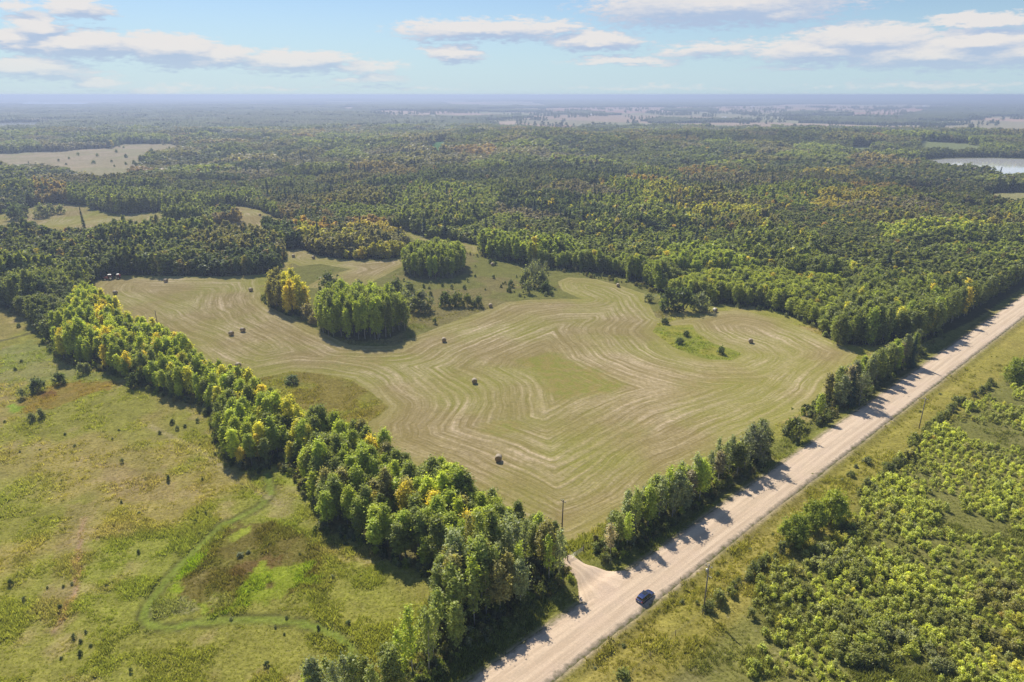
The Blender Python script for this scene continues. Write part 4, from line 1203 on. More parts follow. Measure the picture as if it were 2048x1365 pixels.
BIG = [(658, 586, 22, 'dark', 'dark round shrub left of the large round grove', 1.0), (721, 580, 12, 'willow', 'small grey-green shrub behind the large round grove', .9),
       (793, 588, 15, 'dark', 'dark upright willow at the left of the grey willow thicket', 1.1), (818, 594, 17, 'willow', 'grey willow in the middle of the willow thicket', 1.0),
       (841, 622, 28, 'willow', 'broad grey willow spreading right of the large round grove', .8), (815, 612, 18, 'willow', 'grey willow leaning against the large round grove', .9),
       (890, 612, 16, 'dark', 'dark willow at the left of the three rounded bushes', 1.0), (912, 612, 16, 'mid', 'green willow beside the darkest of the rounded bushes', 1.0),
       (935, 614, 12, 'mid', 'middle rounded bush above the hay field edge', 1.1), (957, 614, 11, 'dark', 'rightmost of the rounded bushes above the hay field edge', 1.1),
       (870, 648, 5, 'dark', 'small dark bush on the strip above the hay field', 1.3), (1022, 574, 8, 'dark', 'small dark bush left of the grey willow clump', .9), (1019, 584, 6, 'dark', 'tiny dark bush below another left of the willow clump', .9),
       (1054, 588, 12, 'willow', 'round grey-green bush at the foot of the bare trees', 1.1), (1092, 586, 13, 'dark', 'dark round bush right of the bare tree clump', .9), (1103, 592, 5, 'dark', 'tiny bush at the right foot of the willow clump', .9),
       (1050, 572, 14, 'willow', 'grey bush at the left side of the bare tree clump', 1.3), (1080, 578, 16, 'willow', 'grey bush in front of the tall bare trees', 1.1),
       (1338, 622, 24, 'dark', 'large dark willow at the forest edge above the wet patch', 1.0), (1366, 622, 24, 'dark', 'second large dark willow at the forest edge above the wet patch', 1.0), (1400, 622, 22, 'willow', 'grey-green willow right of two dark ones at the forest edge', .9),
       (1297, 604, 12, 'willow', 'low grey bush at the narrow neck of the field', .7), (1329, 648, 9, 'dark', 'small dark bush at the top of the green wet patch', .7), (1372, 673, 8, 'dark', 'small dark bush in the middle of the green wet patch', .8),
       (1360, 688, 10, 'dark', 'dark bush at the lower side of the green wet patch', .7), (1442, 709, 9, 'dark', 'dark round bush at the right end of the green wet patch', 1.0),
       (614, 640, 15, 'grey', 'grey bare willow beside the yellow trees', 1.1), (629, 648, 12, 'grey', 'grey willow between yellow trees and green grove', 1.0),
       (585, 767, 18, 'dark', 'low dark willow bush in the unmown patch beside the belt', .5),
       (1592, 880, 26, 'mid', 'large lone roadside bush in the gap between tree rows', .95), (1572, 868, 12, 'willow', 'small grey-green bush behind the large lone roadside bush', .8),
       (75, 782, 17, 'dark', 'wide dark bush above the orange marsh strip', .8), (120, 768, 15, 'dark', 'dark bush at the upper edge of the orange marsh strip', .8), (47, 797, 10, 'willow', 'grey-green bush at the left of the orange marsh strip', 1.1),
       (64, 843, 10, 'willow', 'left of two round bushes below the orange strip', 1.0), (85, 837, 10, 'willow', 'right of two round bushes below the orange strip', 1.1), (165, 748, 11, 'willow', 'round pale bush near the foot of the tree belt', 1.1),
       (176, 745, 9, 'willow', 'small pale bush touching another near the belt', 1.2), (38, 655, 5, 'dark', 'small bush on the upper left meadow', .9), (43, 725, 4, 'dark', 'tiny dark bush in the upper left meadow', .8), (31, 741, 4, 'dark', 'tiny dark bush left of the orange marsh strip', .9),
       (268, 776, 14, 'dark', 'dark willow at the right end of the orange marsh strip', 1.2), (285, 770, 13, 'dark', 'dark willow leaning on the belt above the open meadow', 1.3)]
for a in BIG: shrub(*a[:5], a[5])
MEADOW = [(245, 926, 6, 1.1), (124, 963, 4, .7), (337, 963, 6, 1.6), (291, 958, 4, .7), (405, 961, 4, 1.1), (243, 1007, 4, 1.1), (278, 1028, 5, .7), (391, 1046, 5, 1.1), (412, 1030, 4, 1.3), (422, 1036, 4, .8), (277, 1107, 5, 1.3), (22, 1172, 7, 1.5),
          (49, 1202, 6, 1.1), (95, 1177, 4, .8), (127, 1175, 4, 1.0), (145, 1170, 5, 1.0), (104, 1209, 4, 1.2), (122, 1220, 7, 1.2), (149, 1278, 7, 1.3), (162, 1286, 6, 1.0), (161, 1310, 7, 1.2), (172, 1266, 5, 1.1), (182, 1293, 5, .8), (262, 1345, 6, 1.2),
          (551, 1256, 4, 1.0), (569, 1270, 4, .8), (637, 1258, 6, 1.0), (462, 1240, 6, .6), (573, 1238, 5, .7), (533, 1332, 9, .8), (665, 1156, 6, .8), (697, 1250, 8, .9), (692, 1090, 7, .7), (481, 1113, 11, .5), (497, 1106, 7, .5), (10, 845, 4, .8), (330, 690, 3, .7),
          (130, 870, 4, .8), (150, 893, 5, .6), (225, 880, 4, .7), (320, 868, 5, .9), (345, 848, 7, 1.0), (355, 860, 6, 1.0), (370, 855, 5, .9), (238, 862, 4, .6), (410, 830, 8, .9), (395, 845, 6, .9), (40, 905, 3, .7), (75, 930, 3, .7), (600, 1110, 4, .7), (123, 1318, 5, .7), (80, 900, 3, .6)]
for i, (px, py, wp, hf) in enumerate(MEADOW):
    reg = 'upper meadow below the belt' if py < 900 else ('middle meadow' if py < 1120 else ('lower left meadow' if px < 300 else 'meadow around the mown loop path'))
    shrub(px, py, wp * .8, 'dark' if i % 3 else 'willow', 'small dark shrub standing alone in the %s' % reg, hf, 'small dark shrubs in the %s' % reg)
DITCH = [(1435, 1152, 6, .9), (1364, 1208, 6, .9), (1394, 1208, 5, .8), (1734, 928, 10, .8), (1702, 953, 9, .7), (1711, 936, 5, .8), (1771, 938, 10, .8), (1684, 962, 5, .6), (1247, 1293, 6, .6), (1190, 1338, 4, .6), (1245, 1360, 17, .8), (1500, 1100, 4, .6), (1545, 1070, 4, .6), (1625, 950, 4, .5), (1840, 825, 4, .6), (1880, 790, 4, .5)]
for i, (px, py, wp, hf) in enumerate(DITCH):
    shrub(px, py, wp, 'willow' if i % 2 else 'mid', 'small shrub alone on the grassy verge right of the road', hf, 'shrubs on the right verge')
# hedge along the right fence
HEDGE = [(1405, 1226), (1500, 1155), (1530, 1128), (1560, 1108), (1720, 985), (1790, 935), (1850, 868), (1890, 832), (1925, 805), (1990, 770)]
HW = [at(*p) for p in HEDGE]
n_h = 0
HSEG = ('just past the transformer pole', 'below the round green thicket', 'below the round green thicket', 'behind the round green thicket', 'past the round green thicket', 'near the thin far pole', 'just past the thin far pole', 'toward the upper right', 'toward the upper right')
for (a, b), dens, hseg in zip(zip(HW[:-1], HW[1:]), (1.0, .9, .9, .35, .5, .8, .9, .8, .7), HSEG):
    L = hypot(b[0] - a[0], b[1] - a[1]); m = int(L / 1.7)
    for k in range(m):
        if RNG.random() > dens: continue
        t = (k + RNG.random()) / m; X = a[0] + (b[0] - a[0]) * t + RNG.normal(0, .5); Y = a[1] + (b[1] - a[1]) * t + RNG.normal(0, .5)
        n_h += 1
        hc = 'dark' if RNG.random() < .6 else 'mid'; hh_ = RNG.uniform(.6, 1.35); hn_ = 'large' if hh_ > 1.05 else 'small'
        shrub(0, 0, 0, hc, '%s %s shrub in the fence hedge %s' % (hn_, CNAME[hc], hseg), hh_, '%s %s hedge shrubs %s' % (hn_, CNAME[hc], hseg), (X, Y, hz(X, Y)))
for i in range(130):
    px = RNG.uniform(690, 1250); py = RNG.uniform(488, 600)
    X, Y, Z = at(px, py)
    q = max(float(sdf(p, np.array([X]), np.array([Y]))[0]) for p in MOWN)
    if q > -2 or inside(CLUMP1, np.array([px]), np.array([py]))[0] or not inside([(690, 540), (800, 520), (940, 515), (1060, 540), (1110, 560), (1100, 592), (950, 620), (820, 640), (830, 570), (700, 585)], np.array([px]), np.array([py]))[0]: continue
    shrub(px, py, RNG.uniform(2, 5), 'dark' if i % 2 else 'willow', 'tiny dark bush dotted over the rough back meadow near the oval grove', RNG.uniform(.7, 1.1), 'tiny bushes in the rough back meadow')
for i in range(26):
    px = RNG.uniform(100, 370); py = RNG.uniform(294, 335)
    if not inside(FIELD_FAR, np.array([px]), np.array([py]))[0]: continue
    shrub(px, py, RNG.uniform(2, 4.5), 'dark' if i % 2 else 'mid', 'tiny dark bush dotted over the pale far-left field', RNG.uniform(.8, 1.2), 'tiny bushes in the pale far field')
for (px, py, wp, lb) in [(32, 440, 18, 'left dark willow thicket'), (48, 434, 14, 'second dark willow'), (85, 436, 16, 'middle grey willow'), (102, 430, 13, 'grey willow behind the middle one'), (122, 428, 10, 'right low willow')]:
    shrub(px, py, wp, 'willow' if px > 60 else 'dark', lb + ' in the far-left clearing', .9)

# the scrub: nearest bushes singly, the others as a mass
x, y = jgrid(20, 330, 60, 330, 1.75, .45)
z = terr(x, y); px, py, dep = project(x, y, z); sd, _ = road_sd(x, y)
gapn = fbm(x, y, 26, 3, 71); pn = fbm(x, y, 10, 2, 72)
k = inside(SCRUB, px + (pn - .5) * 60, py + (gapn - .5) * 30) & (sd > RHW + 12) & (gapn > .33 + .16 * (py > 1150) * (px < 1750)) & (pn > .24)
k |= (sd > RHW + 16) & (px > 1500) & (py < 1365) & (gapn > .52) & (RNG.random(len(x)) < .25) & (px < 2600)
x, y, z, px, py, dep, gapn = [a[k] for a in (x, y, z, px, py, dep, gapn)]
print('scrub', len(x), 'hedge', n_h)
r1, r2 = cells(x, y, 9, 5)
wts = {'lime': 4.5, 'bright': 3, 'ygreen': .8, 'mid': 1.6, 'olive': .6, 'willow': .6, 'yellow': .03, 'orange': .04}
cw = np.cumsum(list(wts.values())); cw /= cw[-1]; ks = [KEYS.index(q) for q in wts]
rnd = np.where(RNG.random(len(x)) < .3, RNG.random(len(x)), r1)
ci = np.array(ks)[np.minimum(np.searchsorted(cw, rnd), len(ks) - 1)]
hs = (.42 + .45 * r2) * RNG.uniform(.6, 1.25, len(x)) * (.6 + .8 * gapn)
size = hs / dep; size[(px < 0) | (px > 2048) | (py > 1400) | (py < 700)] = -1
order = np.argsort(-size); n_single = 110; sel = order[:n_single]; oth = order[n_single:]
for i in sel:
    key = KEYS[ci[i]]; half = ('in the bottom right corner of the scrub' if px[i] > 1850 else 'at the bottom edge of the scrub') if py[i] > 1200 else ('in the scrub just below the green thicket' if px[i] < 1800 else ('in the scrub at the right edge' if py[i] > 1000 else 'in the upper scrub near the thin far pole'))
    szn = 'large' if hs[i] > np.median(hs[sel]) else 'smaller'
    shrub(0, 0, 0, key, '%s %s bushy willow shrub %s' % (szn, CNAME[key], half), hs[i] * 1.1, '%s %s bushes %s' % (szn, CNAME[key], half), (x[i], y[i], z[i]))
n = len(oth)
scatter('scrub_vegetation', C_SHRUB, np.stack([x, y, z], 1)[oth], RNG.integers(0, 6, n), np.stack([np.zeros(n)] * 2 + [RNG.uniform(0, 6.28, n)], 1), np.stack([hs[oth] * 1.1] * 3, 1), (PALA[ci[oth]] * .55 + np.array([.27, .27, .10]) * .45) * RNG.uniform(1.3, 2.1, n)[:, None], 'dense yellow-green scrub covering the land right of the road')

# undergrowth along the feet of the rows, the groves and the forest edge
def edge_points(poly, step, spread, inset=0):
    w_ = flat(poly); out = []
    for (ax, ay), (bx, by) in zip(w_, w_[1:] + w_[:1]):
        L = hypot(bx - ax, by - ay)
        for k in range(int(L / step)):
            t = RNG.random(); out.append((ax + (bx - ax) * t + RNG.normal(0, spread), ay + (by - ay) * t + RNG.normal(0, spread)))
    return out


und = []
for poly in (BELT, ROW_A, CORNER, ROW_B, ROW_C, YPAIR): und += edge_points(poly, .55, 1.0)
for poly in (F_MAIN[12:36], F_BLOCK[2:14]): und += edge_points(poly, 2.0, 1.5)
for poly in (ROW_A, ROW_B, ROW_C):
    w_ = np.array(flat(poly)); x, y = jgrid(w_[:, 0].min(), w_[:, 0].max(), w_[:, 1].min(), w_[:, 1].max(), 1.5, .5); k = inside(w_, x, y); und += list(zip(x[k], y[k]))
und = np.array(und); x, y = und[:, 0], und[:, 1]
z = terr(x, y); px, py, dep = project(x, y, z); k = (np.hypot(x, y) < 480) & (road_sd(x, y)[0] < -RHW - 4) & (line_dist([tuple(g0), tuple(g1), tuple(g2)], x, y) > 3.2) & (px > -300) & (px < 2400)
dm = np.full(x.shape, -99.)
for p in MOWN: dm = np.maximum(dm, sdf(p, x, y))
for p in ISLAND: dm = np.minimum(dm, -sdf(p, x, y))
k &= dm < .3
x, y, z = x[k], y[k], z[k]; n = len(x); s_ = RNG.uniform(.35, 1.0, n) ** 1.2
cc_ = PALA[pick({'mid': 4, 'bright': 2, 'olive': 2, 'willow': 2, 'dark': 2}, n)] * RNG.uniform(.7, 1.2, n)[:, None]
scatter('undergrowth', C_SHRUB, np.stack([x, y, z], 1), RNG.integers(0, 6, n), np.stack([np.zeros(n)] * 2 + [RNG.uniform(0, 6.28, n)], 1), np.stack([s_] * 3, 1), cc_, 'low tangled undergrowth at the feet of the tree rows')

# tall grass in the unmown meadow and on the verges
gx, gy, gz, gcol, gmow, gs, gpx, gpy, gdist, gfor, gscrub = G
cand = np.where((gdist < 330) & (gy > 80) & (gpx > -150) & (gpx < 2250) & (gmow < -.3) & ((np.abs(gs) > RHW + 1.6)) & ~gfor)[0]
dpath = line_dist(PATH, gx[cand], gy[cand]); ddrv = line_dist([tuple(g0), tuple(g1), tuple(g2)], gx[cand], gy[cand])
cand = cand[(dpath > 1.6) & (ddrv > 3.0)]
pr = np.clip(150 / gdist[cand], .15, 1) * np.where(gs[cand] > 0, .7, 1.0); cand = cand[RNG.random(len(cand)) < pr]
cand = np.concatenate([cand, cand[gdist[cand] < 190]])
n = len(cand); print('tufts', n)
x = gx[cand] + RNG.uniform(-.7, .7, n); y = gy[cand] + RNG.uniform(-.7, .7, n); z = terr(x, y)
hn = fbm(x, y, 7, 3, 81); s_ = (.35 + 1.3 * sst(hn, .35, .7)) * RNG.uniform(.7, 1.2, n)
scatter('meadow_grass', C_TUFT, np.stack([x, y, z], 1), RNG.integers(0, 6, n), np.stack([np.zeros(n)] * 2 + [RNG.uniform(0, 6.28, n)], 1), np.stack([s_ * 1.3, s_ * 1.3, s_], 1), np.minimum(gcol[cand] * [.95, 1.05, 1.0] * RNG.uniform(1.2, 1.85, n)[:, None], .7), 'tall unmown grass tufts in the meadow and verges')

# ------------------------------------------------------------------ hay bales
M_HAY = simple("baled_hay", (.20, .155, .095), .95, bump=.8, bs=9, var=.35, vs=4)
M_NET = simple("net_wrap", (.255, .215, .155), .8, bump=.5, bs=14, var=.22, vs=6)
M_PALEHAY = simple("pale_wrap", (.55, .52, .46), .7, bump=.4, bs=12, var=.15)


def bale(r=1.0, L=1.7):
    n = 20; mb = MB(); rng = random.Random(3)
    xs = [-L / 2, -L / 2 + .02, -L / 2 + .12, -L / 4, 0, L / 4, L / 2 - .12, L / 2 - .02, L / 2]; rs = [.45, .9, .985, 1, 1.01, 1, .985, .9, .45]
    V = []
    for x, q in zip(xs, rs):
        for k in range(n):
            a = 2 * pi * k / n; rr = r * q * rng.uniform(.985, 1.015); z = r + rr * sin(a)
            V.append((x, rr * cos(a), max(z, .03)))
    F = [(i * n + k, i * n + (k + 1) % n, (i + 1) * n + (k + 1) % n, (i + 1) * n + k) for i in range(1, len(xs) - 2) for k in range(n)]
    mb.add(V, F)
    e = MB(); e.add(V[:2 * n], [(k, k + n, (k + 1) % n + n, (k + 1) % n) for k in range(n)] + [tuple(range(n))[::-1]])
    e2 = MB(); e2.add(V[-2 * n:], [(k, (k + 1) % n, (k + 1) % n + n, k + n)[::-1] for k in range(n)] + [tuple(n + k for k in range(n))])
    return mb, e, e2


bm_, be_, be2_ = bale()
BW = bm_.me("wrap", M_NET, True); BWP = bm_.me("wrap", M_PALEHAY, True); BE = be_.me("end_face", M_HAY); BE2 = be2_.me("end_face", M_HAY)
BALES = [(997, 922, .3, 'round hay bale nearest the camera in the lower middle of the field'), (949, 767, .5, 'round hay bale alone in the middle where the mowing lines curve'), (888, 684, .6, 'round hay bale in shade-side field below the rounded bushes'),
         (477, 735, 1.2, 'round hay bale tight against the tree belt'), (463, 671, 1.4, 'left one of a close pair of hay bales'), (486, 664, 1.5, 'right one of a close pair of hay bales'), (231, 589, 1.6, 'round hay bale just below the tractor'),
         (332, 565, 1.8, 'flat-looking hay bale near the woods right of the tractor'), (502, 583, 1.3, 'round hay bale left of the yellowing trees'), (1501, 686, .2, 'round hay bale inside the swirl at the right of the field'),
         (1430, 624, .9, 'pale whitish hay bale at the dark forest edge'), (1236, 574, .4, 'round hay bale in the small upper lobe of the field'), (981, 615, .5, 'reddish brown hay bale on the edge above the field'),
         (985, 532, .7, 'dark hay bale in the back meadow right of the oval grove'), (587, 515, 1.0, 'hay bale left of another on the strip below the yellow woods'), (627, 518, 1.1, 'hay bale at the foot of the yellow woods'),
         (520, 432, 1.0, 'small dark hay bale in the far clearing'), (1010, 573, .2, 'small hay bale beside the grey willow clump')]
for px, py, a, lb in BALES[:-1]:
    X, Y, Z = at(px, py); r = obj('hay_bale', None, None, (X, Y, Z - .04), a + 1.2)
    obj('wrap', BWP if 'pale' in lb else BW, r); obj('end_face', BE, r); obj('end_face', BE2, r)
    tag(r, lb, 'hay bale', 'round hay bales')

# ------------------------------------------------------------------ utility poles
M_POLE = simple("weathered_pole", (.095, .075, .06), .9, var=.3); M_PALEPOLE = simple("grey_pole", (.22, .19, .16), .9, var=.3)
M_GALV = simple("galvanised_steel", (.36, .36, .35), .45, .6, var=.1); M_INS = simple("insulator", (.7, .72, .72), .3)


def pole(px, py, h, m, lab, arm=True, lean=.0, can=False, rz=.8):
    X, Y, Z = at(px, py); r = obj('utility_pole', None, None, (X, Y, Z), rz)
    mb = MB(); mb.tube([(0, 0, -.3), (lean, 0, h * .5), (lean * 2, 0, h)], [.17, .145, .11], 10); obj('pole', mb.me('pole', m, True), r)
    tx_ = lean * 2
    if arm:
        mb = MB(); mb.box((tx_, 0, h - .35), (.1, 1.5, .1)); mb.box((tx_ + .09, .3, h - .55), (.03, .5, .04)); obj('crossarm', mb.me('crossarm', m), r)
    for yy in ((-.65, .65) if arm else ()):
        mb = MB(); mb.tube([(tx_, yy, h - .3), (tx_, yy, h - .2), (tx_, yy, h - .12), (tx_, yy, h - .05)], [.05, .09, .06, .03], 8); obj('insulator', mb.me('insulator', M_INS, True), r)
    mb = MB(); mb.tube([(tx_, 0, h - .02), (tx_, 0, h + .08), (tx_, 0, h + .16), (tx_, 0, h + .24)], [.06, .1, .07, .03], 8); obj('insulator', mb.me('insulator', M_INS, True), r)
    if can:
        mb = MB(); mb.tube([(tx_, .32, h - 1.9), (tx_, .32, h - 1.85), (tx_, .32, h - 1.15), (tx_, .32, h - 1.1)], [.16, .22, .22, .17], 12); obj('transformer', mb.me('transformer', M_GALV, True), r)
        mb = MB(); mb.box((tx_ - .0, -.45, h - 2.6), (.12, .9, .08)); obj('bracket', mb.me('bracket', M_GALV), r)
    tag(r, lab, 'utility pole', 'wooden utility poles')


pole(1123, 1078, 10.6, M_POLE, 'tall dark wooden utility pole at the field corner by the gate', lean=.12)
pole(1407, 1221, 11.2, M_PALEPOLE, 'pale utility pole with transformer in the hedge right of the road', can=True, lean=.05)
pole(1838, 857, 10.5, M_PALEPOLE, 'thin utility pole on the right verge farther up the road')
pole(316, 655, 8, M_POLE, 'distant utility pole sticking out beside the belt top', arm=False)

# ------------------------------------------------------------------ gate
M_WOOD = simple("old_post_wood", (.15, .12, .09), .9, var=.3); M_WIRE = simple("fence_wire", (.30, .29, .27), .5, .5)
ga = at(1136, 1124); gb = at(1166, 1104)
gl = hypot(gb[0] - ga[0], gb[1] - ga[1]); gang = atan2(gb[1] - ga[1], gb[0] - ga[0])
r = obj('farm_gate', None, None, ga, gang); tag(r, 'grey tubular metal gate at the top of the driveway', 'gate')
for k in range(5):
    mb = MB(); zz = .3 + k * .26; mb.tube([(0, 0, zz), (gl, 0, zz)], .03, 6); obj('rail', mb.me('rail', M_GALV, True), r)
for xx in (0.0, gl * .5, gl):
    mb = MB(); mb.tube([(xx, 0, .2), (xx, 0, 1.42)], .032, 6); obj('upright', mb.me('upright', M_GALV, True), r)
for xx in (-.2, gl + .2):
    mb = MB(); mb.tube([(xx, 0, -.3), (xx, 0, 1.75), (xx, 0, 1.78)], [.12, .11, .06], 8); obj('post', mb.me('post', M_WOOD, True), r)


# ------------------------------------------------------------------ wire fences
def fence(pts, label, sp=4.5, group=None):
    W = [at(*p) for p in pts]; pos = []
    for a, b in zip(W[:-1], W[1:]):
        L = hypot(b[0] - a[0], b[1] - a[1]); m = max(1, int(L / sp))
        for k in range(m): t = k / m; pos.append((a[0] + (b[0] - a[0]) * t + RNG.normal(0, .05), a[1] + (b[1] - a[1]) * t + RNG.normal(0, .05)))
    pos.append(W[-1][:2]); r = obj('wire_fence', None, None, (pos[0][0], pos[0][1], hz(*pos[0]))); o0 = r.location.copy()
    mb = MB(); mb.tube([(0, 0, -.3), (0, 0, 1.3), (0, 0, 1.34)], [.075, .065, .04], 6); pm = mb.me('post', M_WOOD, True)
    P3 = [(p[0] - o0.x, p[1] - o0.y, hz(*p) - o0.z) for p in pos]
    for p in P3:
        q = obj('post', pm, r, p); q.rotation_euler = (RNG.normal(0, .04), RNG.normal(0, .04), 0); q.scale = (1, 1, RNG.uniform(.9, 1.1))
    for zz in (.45, .8, 1.15):
        mb = MB(); mb.tube([(p[0], p[1], p[2] + zz) for p in P3], .008, 3); obj('wire', mb.me('wire', M_WIRE), r)
    tag(r, label, 'fence'); return r


fence([(1215, 1392), (1300, 1316), (1350, 1272), (1405, 1230), (1500, 1160), (1560, 1112), (1720, 990), (1790, 940), (1850, 874), (1925, 810), (1990, 772)], 'wire fence with short wooden posts along the right of the road')
fence([(1178, 1098), (1215, 1075), (1290, 1028), (1400, 960)], 'wire fence behind the roadside tree row right of the gate')


# ------------------------------------------------------------------ vehicles
def car_paint(name, col, metal=.5):
    m, t = mat(name)
    nz = t.noise(t.n('ShaderNodeTexCoord').outputs['Object'], 2.5, 3)
    p = t.n('ShaderNodeBsdfPrincipled', ins={'Base Color': (*col, 1), 'Roughness': t.m('MULTIPLY_ADD', nz, .15, .2), 'Metallic': metal, 'Coat Weight': .8, 'Coat Roughness': .08})
    o = t.n('ShaderNodeOutputMaterial'); t.t.links.new(p.outputs[0], o.inputs[0]); return m


M_PAINT = car_paint("dark_blue_paint", (.016, .035, .13)); M_GLASS = simple("tinted_glass", (.012, .016, .022), .06, 0, var=.05, coat=.5)
M_RUB = simple("tyre_rubber", (.022, .022, .022), .85); M_RIM = simple("alloy_rim", (.45, .45, .46), .3, .9); M_LAMP = simple("headlight_glass", (.7, .72, .75), .15); M_TAIL = simple("tail_lamp", (.35, .015, .012), .25)
M_TRIM = simple("black_trim", (.02, .02, .022), .5); M_PLATE = simple("number_plate", (.6, .6, .6), .5)
M_REDP = simple("red_machine_paint", (.22, .025, .02), .35, .1, coat=.3); M_WHITEP = simple("white_cab_roof", (.75, .75, .73), .4); M_BLACKM = simple("dark_machine_metal", (.05, .04, .045), .6, .3)


def section_loft(sections, mats, name, smooth=True):
    """sections: list of (x, [(y,z)...]) all same count, open profile mirrored"""
    V = []; F = []; n = None
    for x, pr in sections:
        full = [(x + (q[2] if len(q) > 2 else 0), q[0], q[1]) for q in pr] + [(x + (q[2] if len(q) > 2 else 0), -q[0], q[1]) for q in reversed(pr) if q[0] > 1e-6]
        n = len(full); V += full
    for i in range(len(sections) - 1):
        for k in range(n): F.append((i * n + k, (i + 1) * n + k, (i + 1) * n + (k + 1) % n, i * n + (k + 1) % n))
    F += [tuple(range(n)), tuple((len(sections) - 1) * n + k for k in range(n))[::-1]]
    me = mesh(name, V, F, mats); bm = __import__('bmesh').new(); bm.from_mesh(me); __import__('bmesh').ops.recalc_face_normals(bm, faces=bm.faces[:]); bm.to_mesh(me); bm.free()
    if smooth:
        for p in me.polygons: p.use_smooth = True
        try: me.set_sharp_from_angle(angle=radians(38))
        except Exception: pass
    return me


def wheel_mesh(r, w_, mt, name='tyre'):
    mb = MB(); n = 20; prof = [(-w_ / 2, r * .6), (-w_ / 2, r * .92), (-w_ * .35, r), (w_ * .35, r), (w_ / 2, r * .92), (w_ / 2, r * .6)]
    V = [(rr * cos(2 * pi * k / n), yy, rr * sin(2 * pi * k / n)) for yy, rr in prof for k in range(n)]
    mb.add(V, [(i * n + k, i * n + (k + 1) % n, (i + 1) * n + (k + 1) % n, (i + 1) * n + k) for i in range(5) for k in range(n)]); return mb.me(name, mt, True)


def rim_mesh(r, w_, mt):
    mb = MB(); n = 16
    V = [(0, w_, 0)] + [(r * (.95 if k % 2 else 1) * cos(2 * pi * k / n), w_ * .8, r * sin(2 * pi * k / n)) for k in range(n)] + [(0, -w_, 0)] + [(r * cos(2 * pi * k / n), -w_ * .8, r * sin(2 * pi * k / n)) for k in range(n)]
    mb.add(V, [(0, 1 + k, 1 + (k + 1) % n) for k in range(n)] + [(n + 1, n + 2 + (k + 1) % n, n + 2 + k) for k in range(n)]); return mb.me('rim', mt)


cx0, cy0, cz0 = at(1290, 1199)
car = obj('parked_car', None, None, (cx0, cy0, cz0 + .06), atan2(RDIR[1], RDIR[0]) + .03)
sr = road_sd(cx0, cy0)[0]; print('car offset', sr, 'half width', RHW)
tag(car, 'dark blue SUV parked on the right edge of the gravel road', 'car')
B = lambda hw, zb, zs, zt, tw: [(0, zb), (hw * .86, zb), (hw * .97, zb + .12), (hw, (zb + zs) / 2), (hw * .98, zs), (tw, zt), (0, zt + .02)]
body = section_loft([(-2.33, B(.70, .50, .75, .90, .55)), (-2.26, B(.86, .36, .80, 1.02, .72)), (-1.9, B(.93, .27, .85, 1.10, .82)), (-1.0, B(.95, .25, .88, 1.08, .86)), (0, B(.95, .25, .88, 1.06, .87)), (.95, B(.95, .25, .86, 1.05, .85)),
                     (1.5, B(.94, .26, .82, 1.0, .80)), (2.0, B(.90, .28, .72, .92, .72)), (2.28, B(.80, .33, .62, .80, .60)), (2.36, B(.62, .42, .56, .66, .45))], M_PAINT, 'body')
obj('body', body, car)
G2 = lambda w0, w1, z0, z1: [(0, z0), (w0, z0), (w1, z1), (0, z1 + .01)]
glass = section_loft([(-2.02, G2(.78, .74, 1.04, 1.10)), (-1.72, G2(.82, .66, 1.04, 1.56)), (-.9, G2(.84, .68, 1.04, 1.62)), (.1, G2(.84, .67, 1.03, 1.62)), (.45, G2(.83, .64, 1.02, 1.56)), (1.18, G2(.78, .70, 1.0, 1.04))], M_GLASS, 'windows')
obj('windows', glass, car)
roof = section_loft([(-1.95, [(0, 1.50), (.66, 1.50), (.62, 1.575), (0, 1.60)]), (-1.6, [(0, 1.56), (.68, 1.56), (.64, 1.635), (0, 1.67)]), (-.6, [(0, 1.60), (.70, 1.60), (.65, 1.67), (0, 1.705)]), (.2, [(0, 1.58), (.68, 1.58), (.63, 1.65), (0, 1.685)]), (.5, [(0, 1.54), (.64, 1.54), (.6, 1.59), (0, 1.61)])], M_PAINT, 'roof')
rf = obj('roof', roof, car)
mb = MB(); mb.box((-.25, 0, 1.708), (1.1, .82, .012)); obj('sunroof', mb.me('sunroof', M_GLASS), rf)
for sy in (-1, 1):
    mb = MB(); mb.tube([(-1.6, sy * .63, 1.66), (-1.5, sy * .64, 1.73), (.0, sy * .64, 1.75), (.15, sy * .63, 1.68)], .02, 6); obj('roof_rail', mb.me('roof_rail', M_TRIM, True), car)
    mb = MB(); mb.box((.82, sy * 1.03, 1.1), (.14, .2, .15), top=.85); obj('mirror', mb.me('mirror', M_PAINT), car)
    mb = MB(); mb.box((2.22, sy * .62, .70), (.26, .3, .13)); obj('headlight', mb.me('headlight', M_LAMP), car)
    mb = MB(); mb.box((-2.22, sy * .72, .88), (.16, .24, .26)); obj('tail_light', mb.me('tail_light', M_TAIL), car)
    for xx in (-.95, .05):
        mb = MB(); mb.box((xx, sy * .962, .90), (.2, .02, .035)); obj('door_handle', mb.me('door_handle', M_TRIM), car)
    for xx in (-.42, .62, -1.35):
        mb = MB(); mb.tube([(xx, sy * .845, 1.04), (xx - .1 * (xx > .5), sy * .70, 1.58)], .028, 4); obj('window_pillar', mb.me('window_pillar', M_PAINT), car)
tyre = wheel_mesh(.36, .24, M_RUB); rim = rim_mesh(.23, .125, M_RIM)
for xx in (-1.42, 1.42):
    for sy in (-1, 1):
        wo_ = obj('wheel', tyre, car, (xx, sy * .83, .36)); obj('rim', rim, wo_)
mb = MB(); mb.box((-2.335, 0, .75), (.02, .5, .14)); obj('number_plate', mb.me('number_plate', M_PLATE), car)
mb = MB(); mb.box((2.33, 0, .55), (.04, .9, .18)); obj('grille', mb.me('grille', M_TRIM), car)

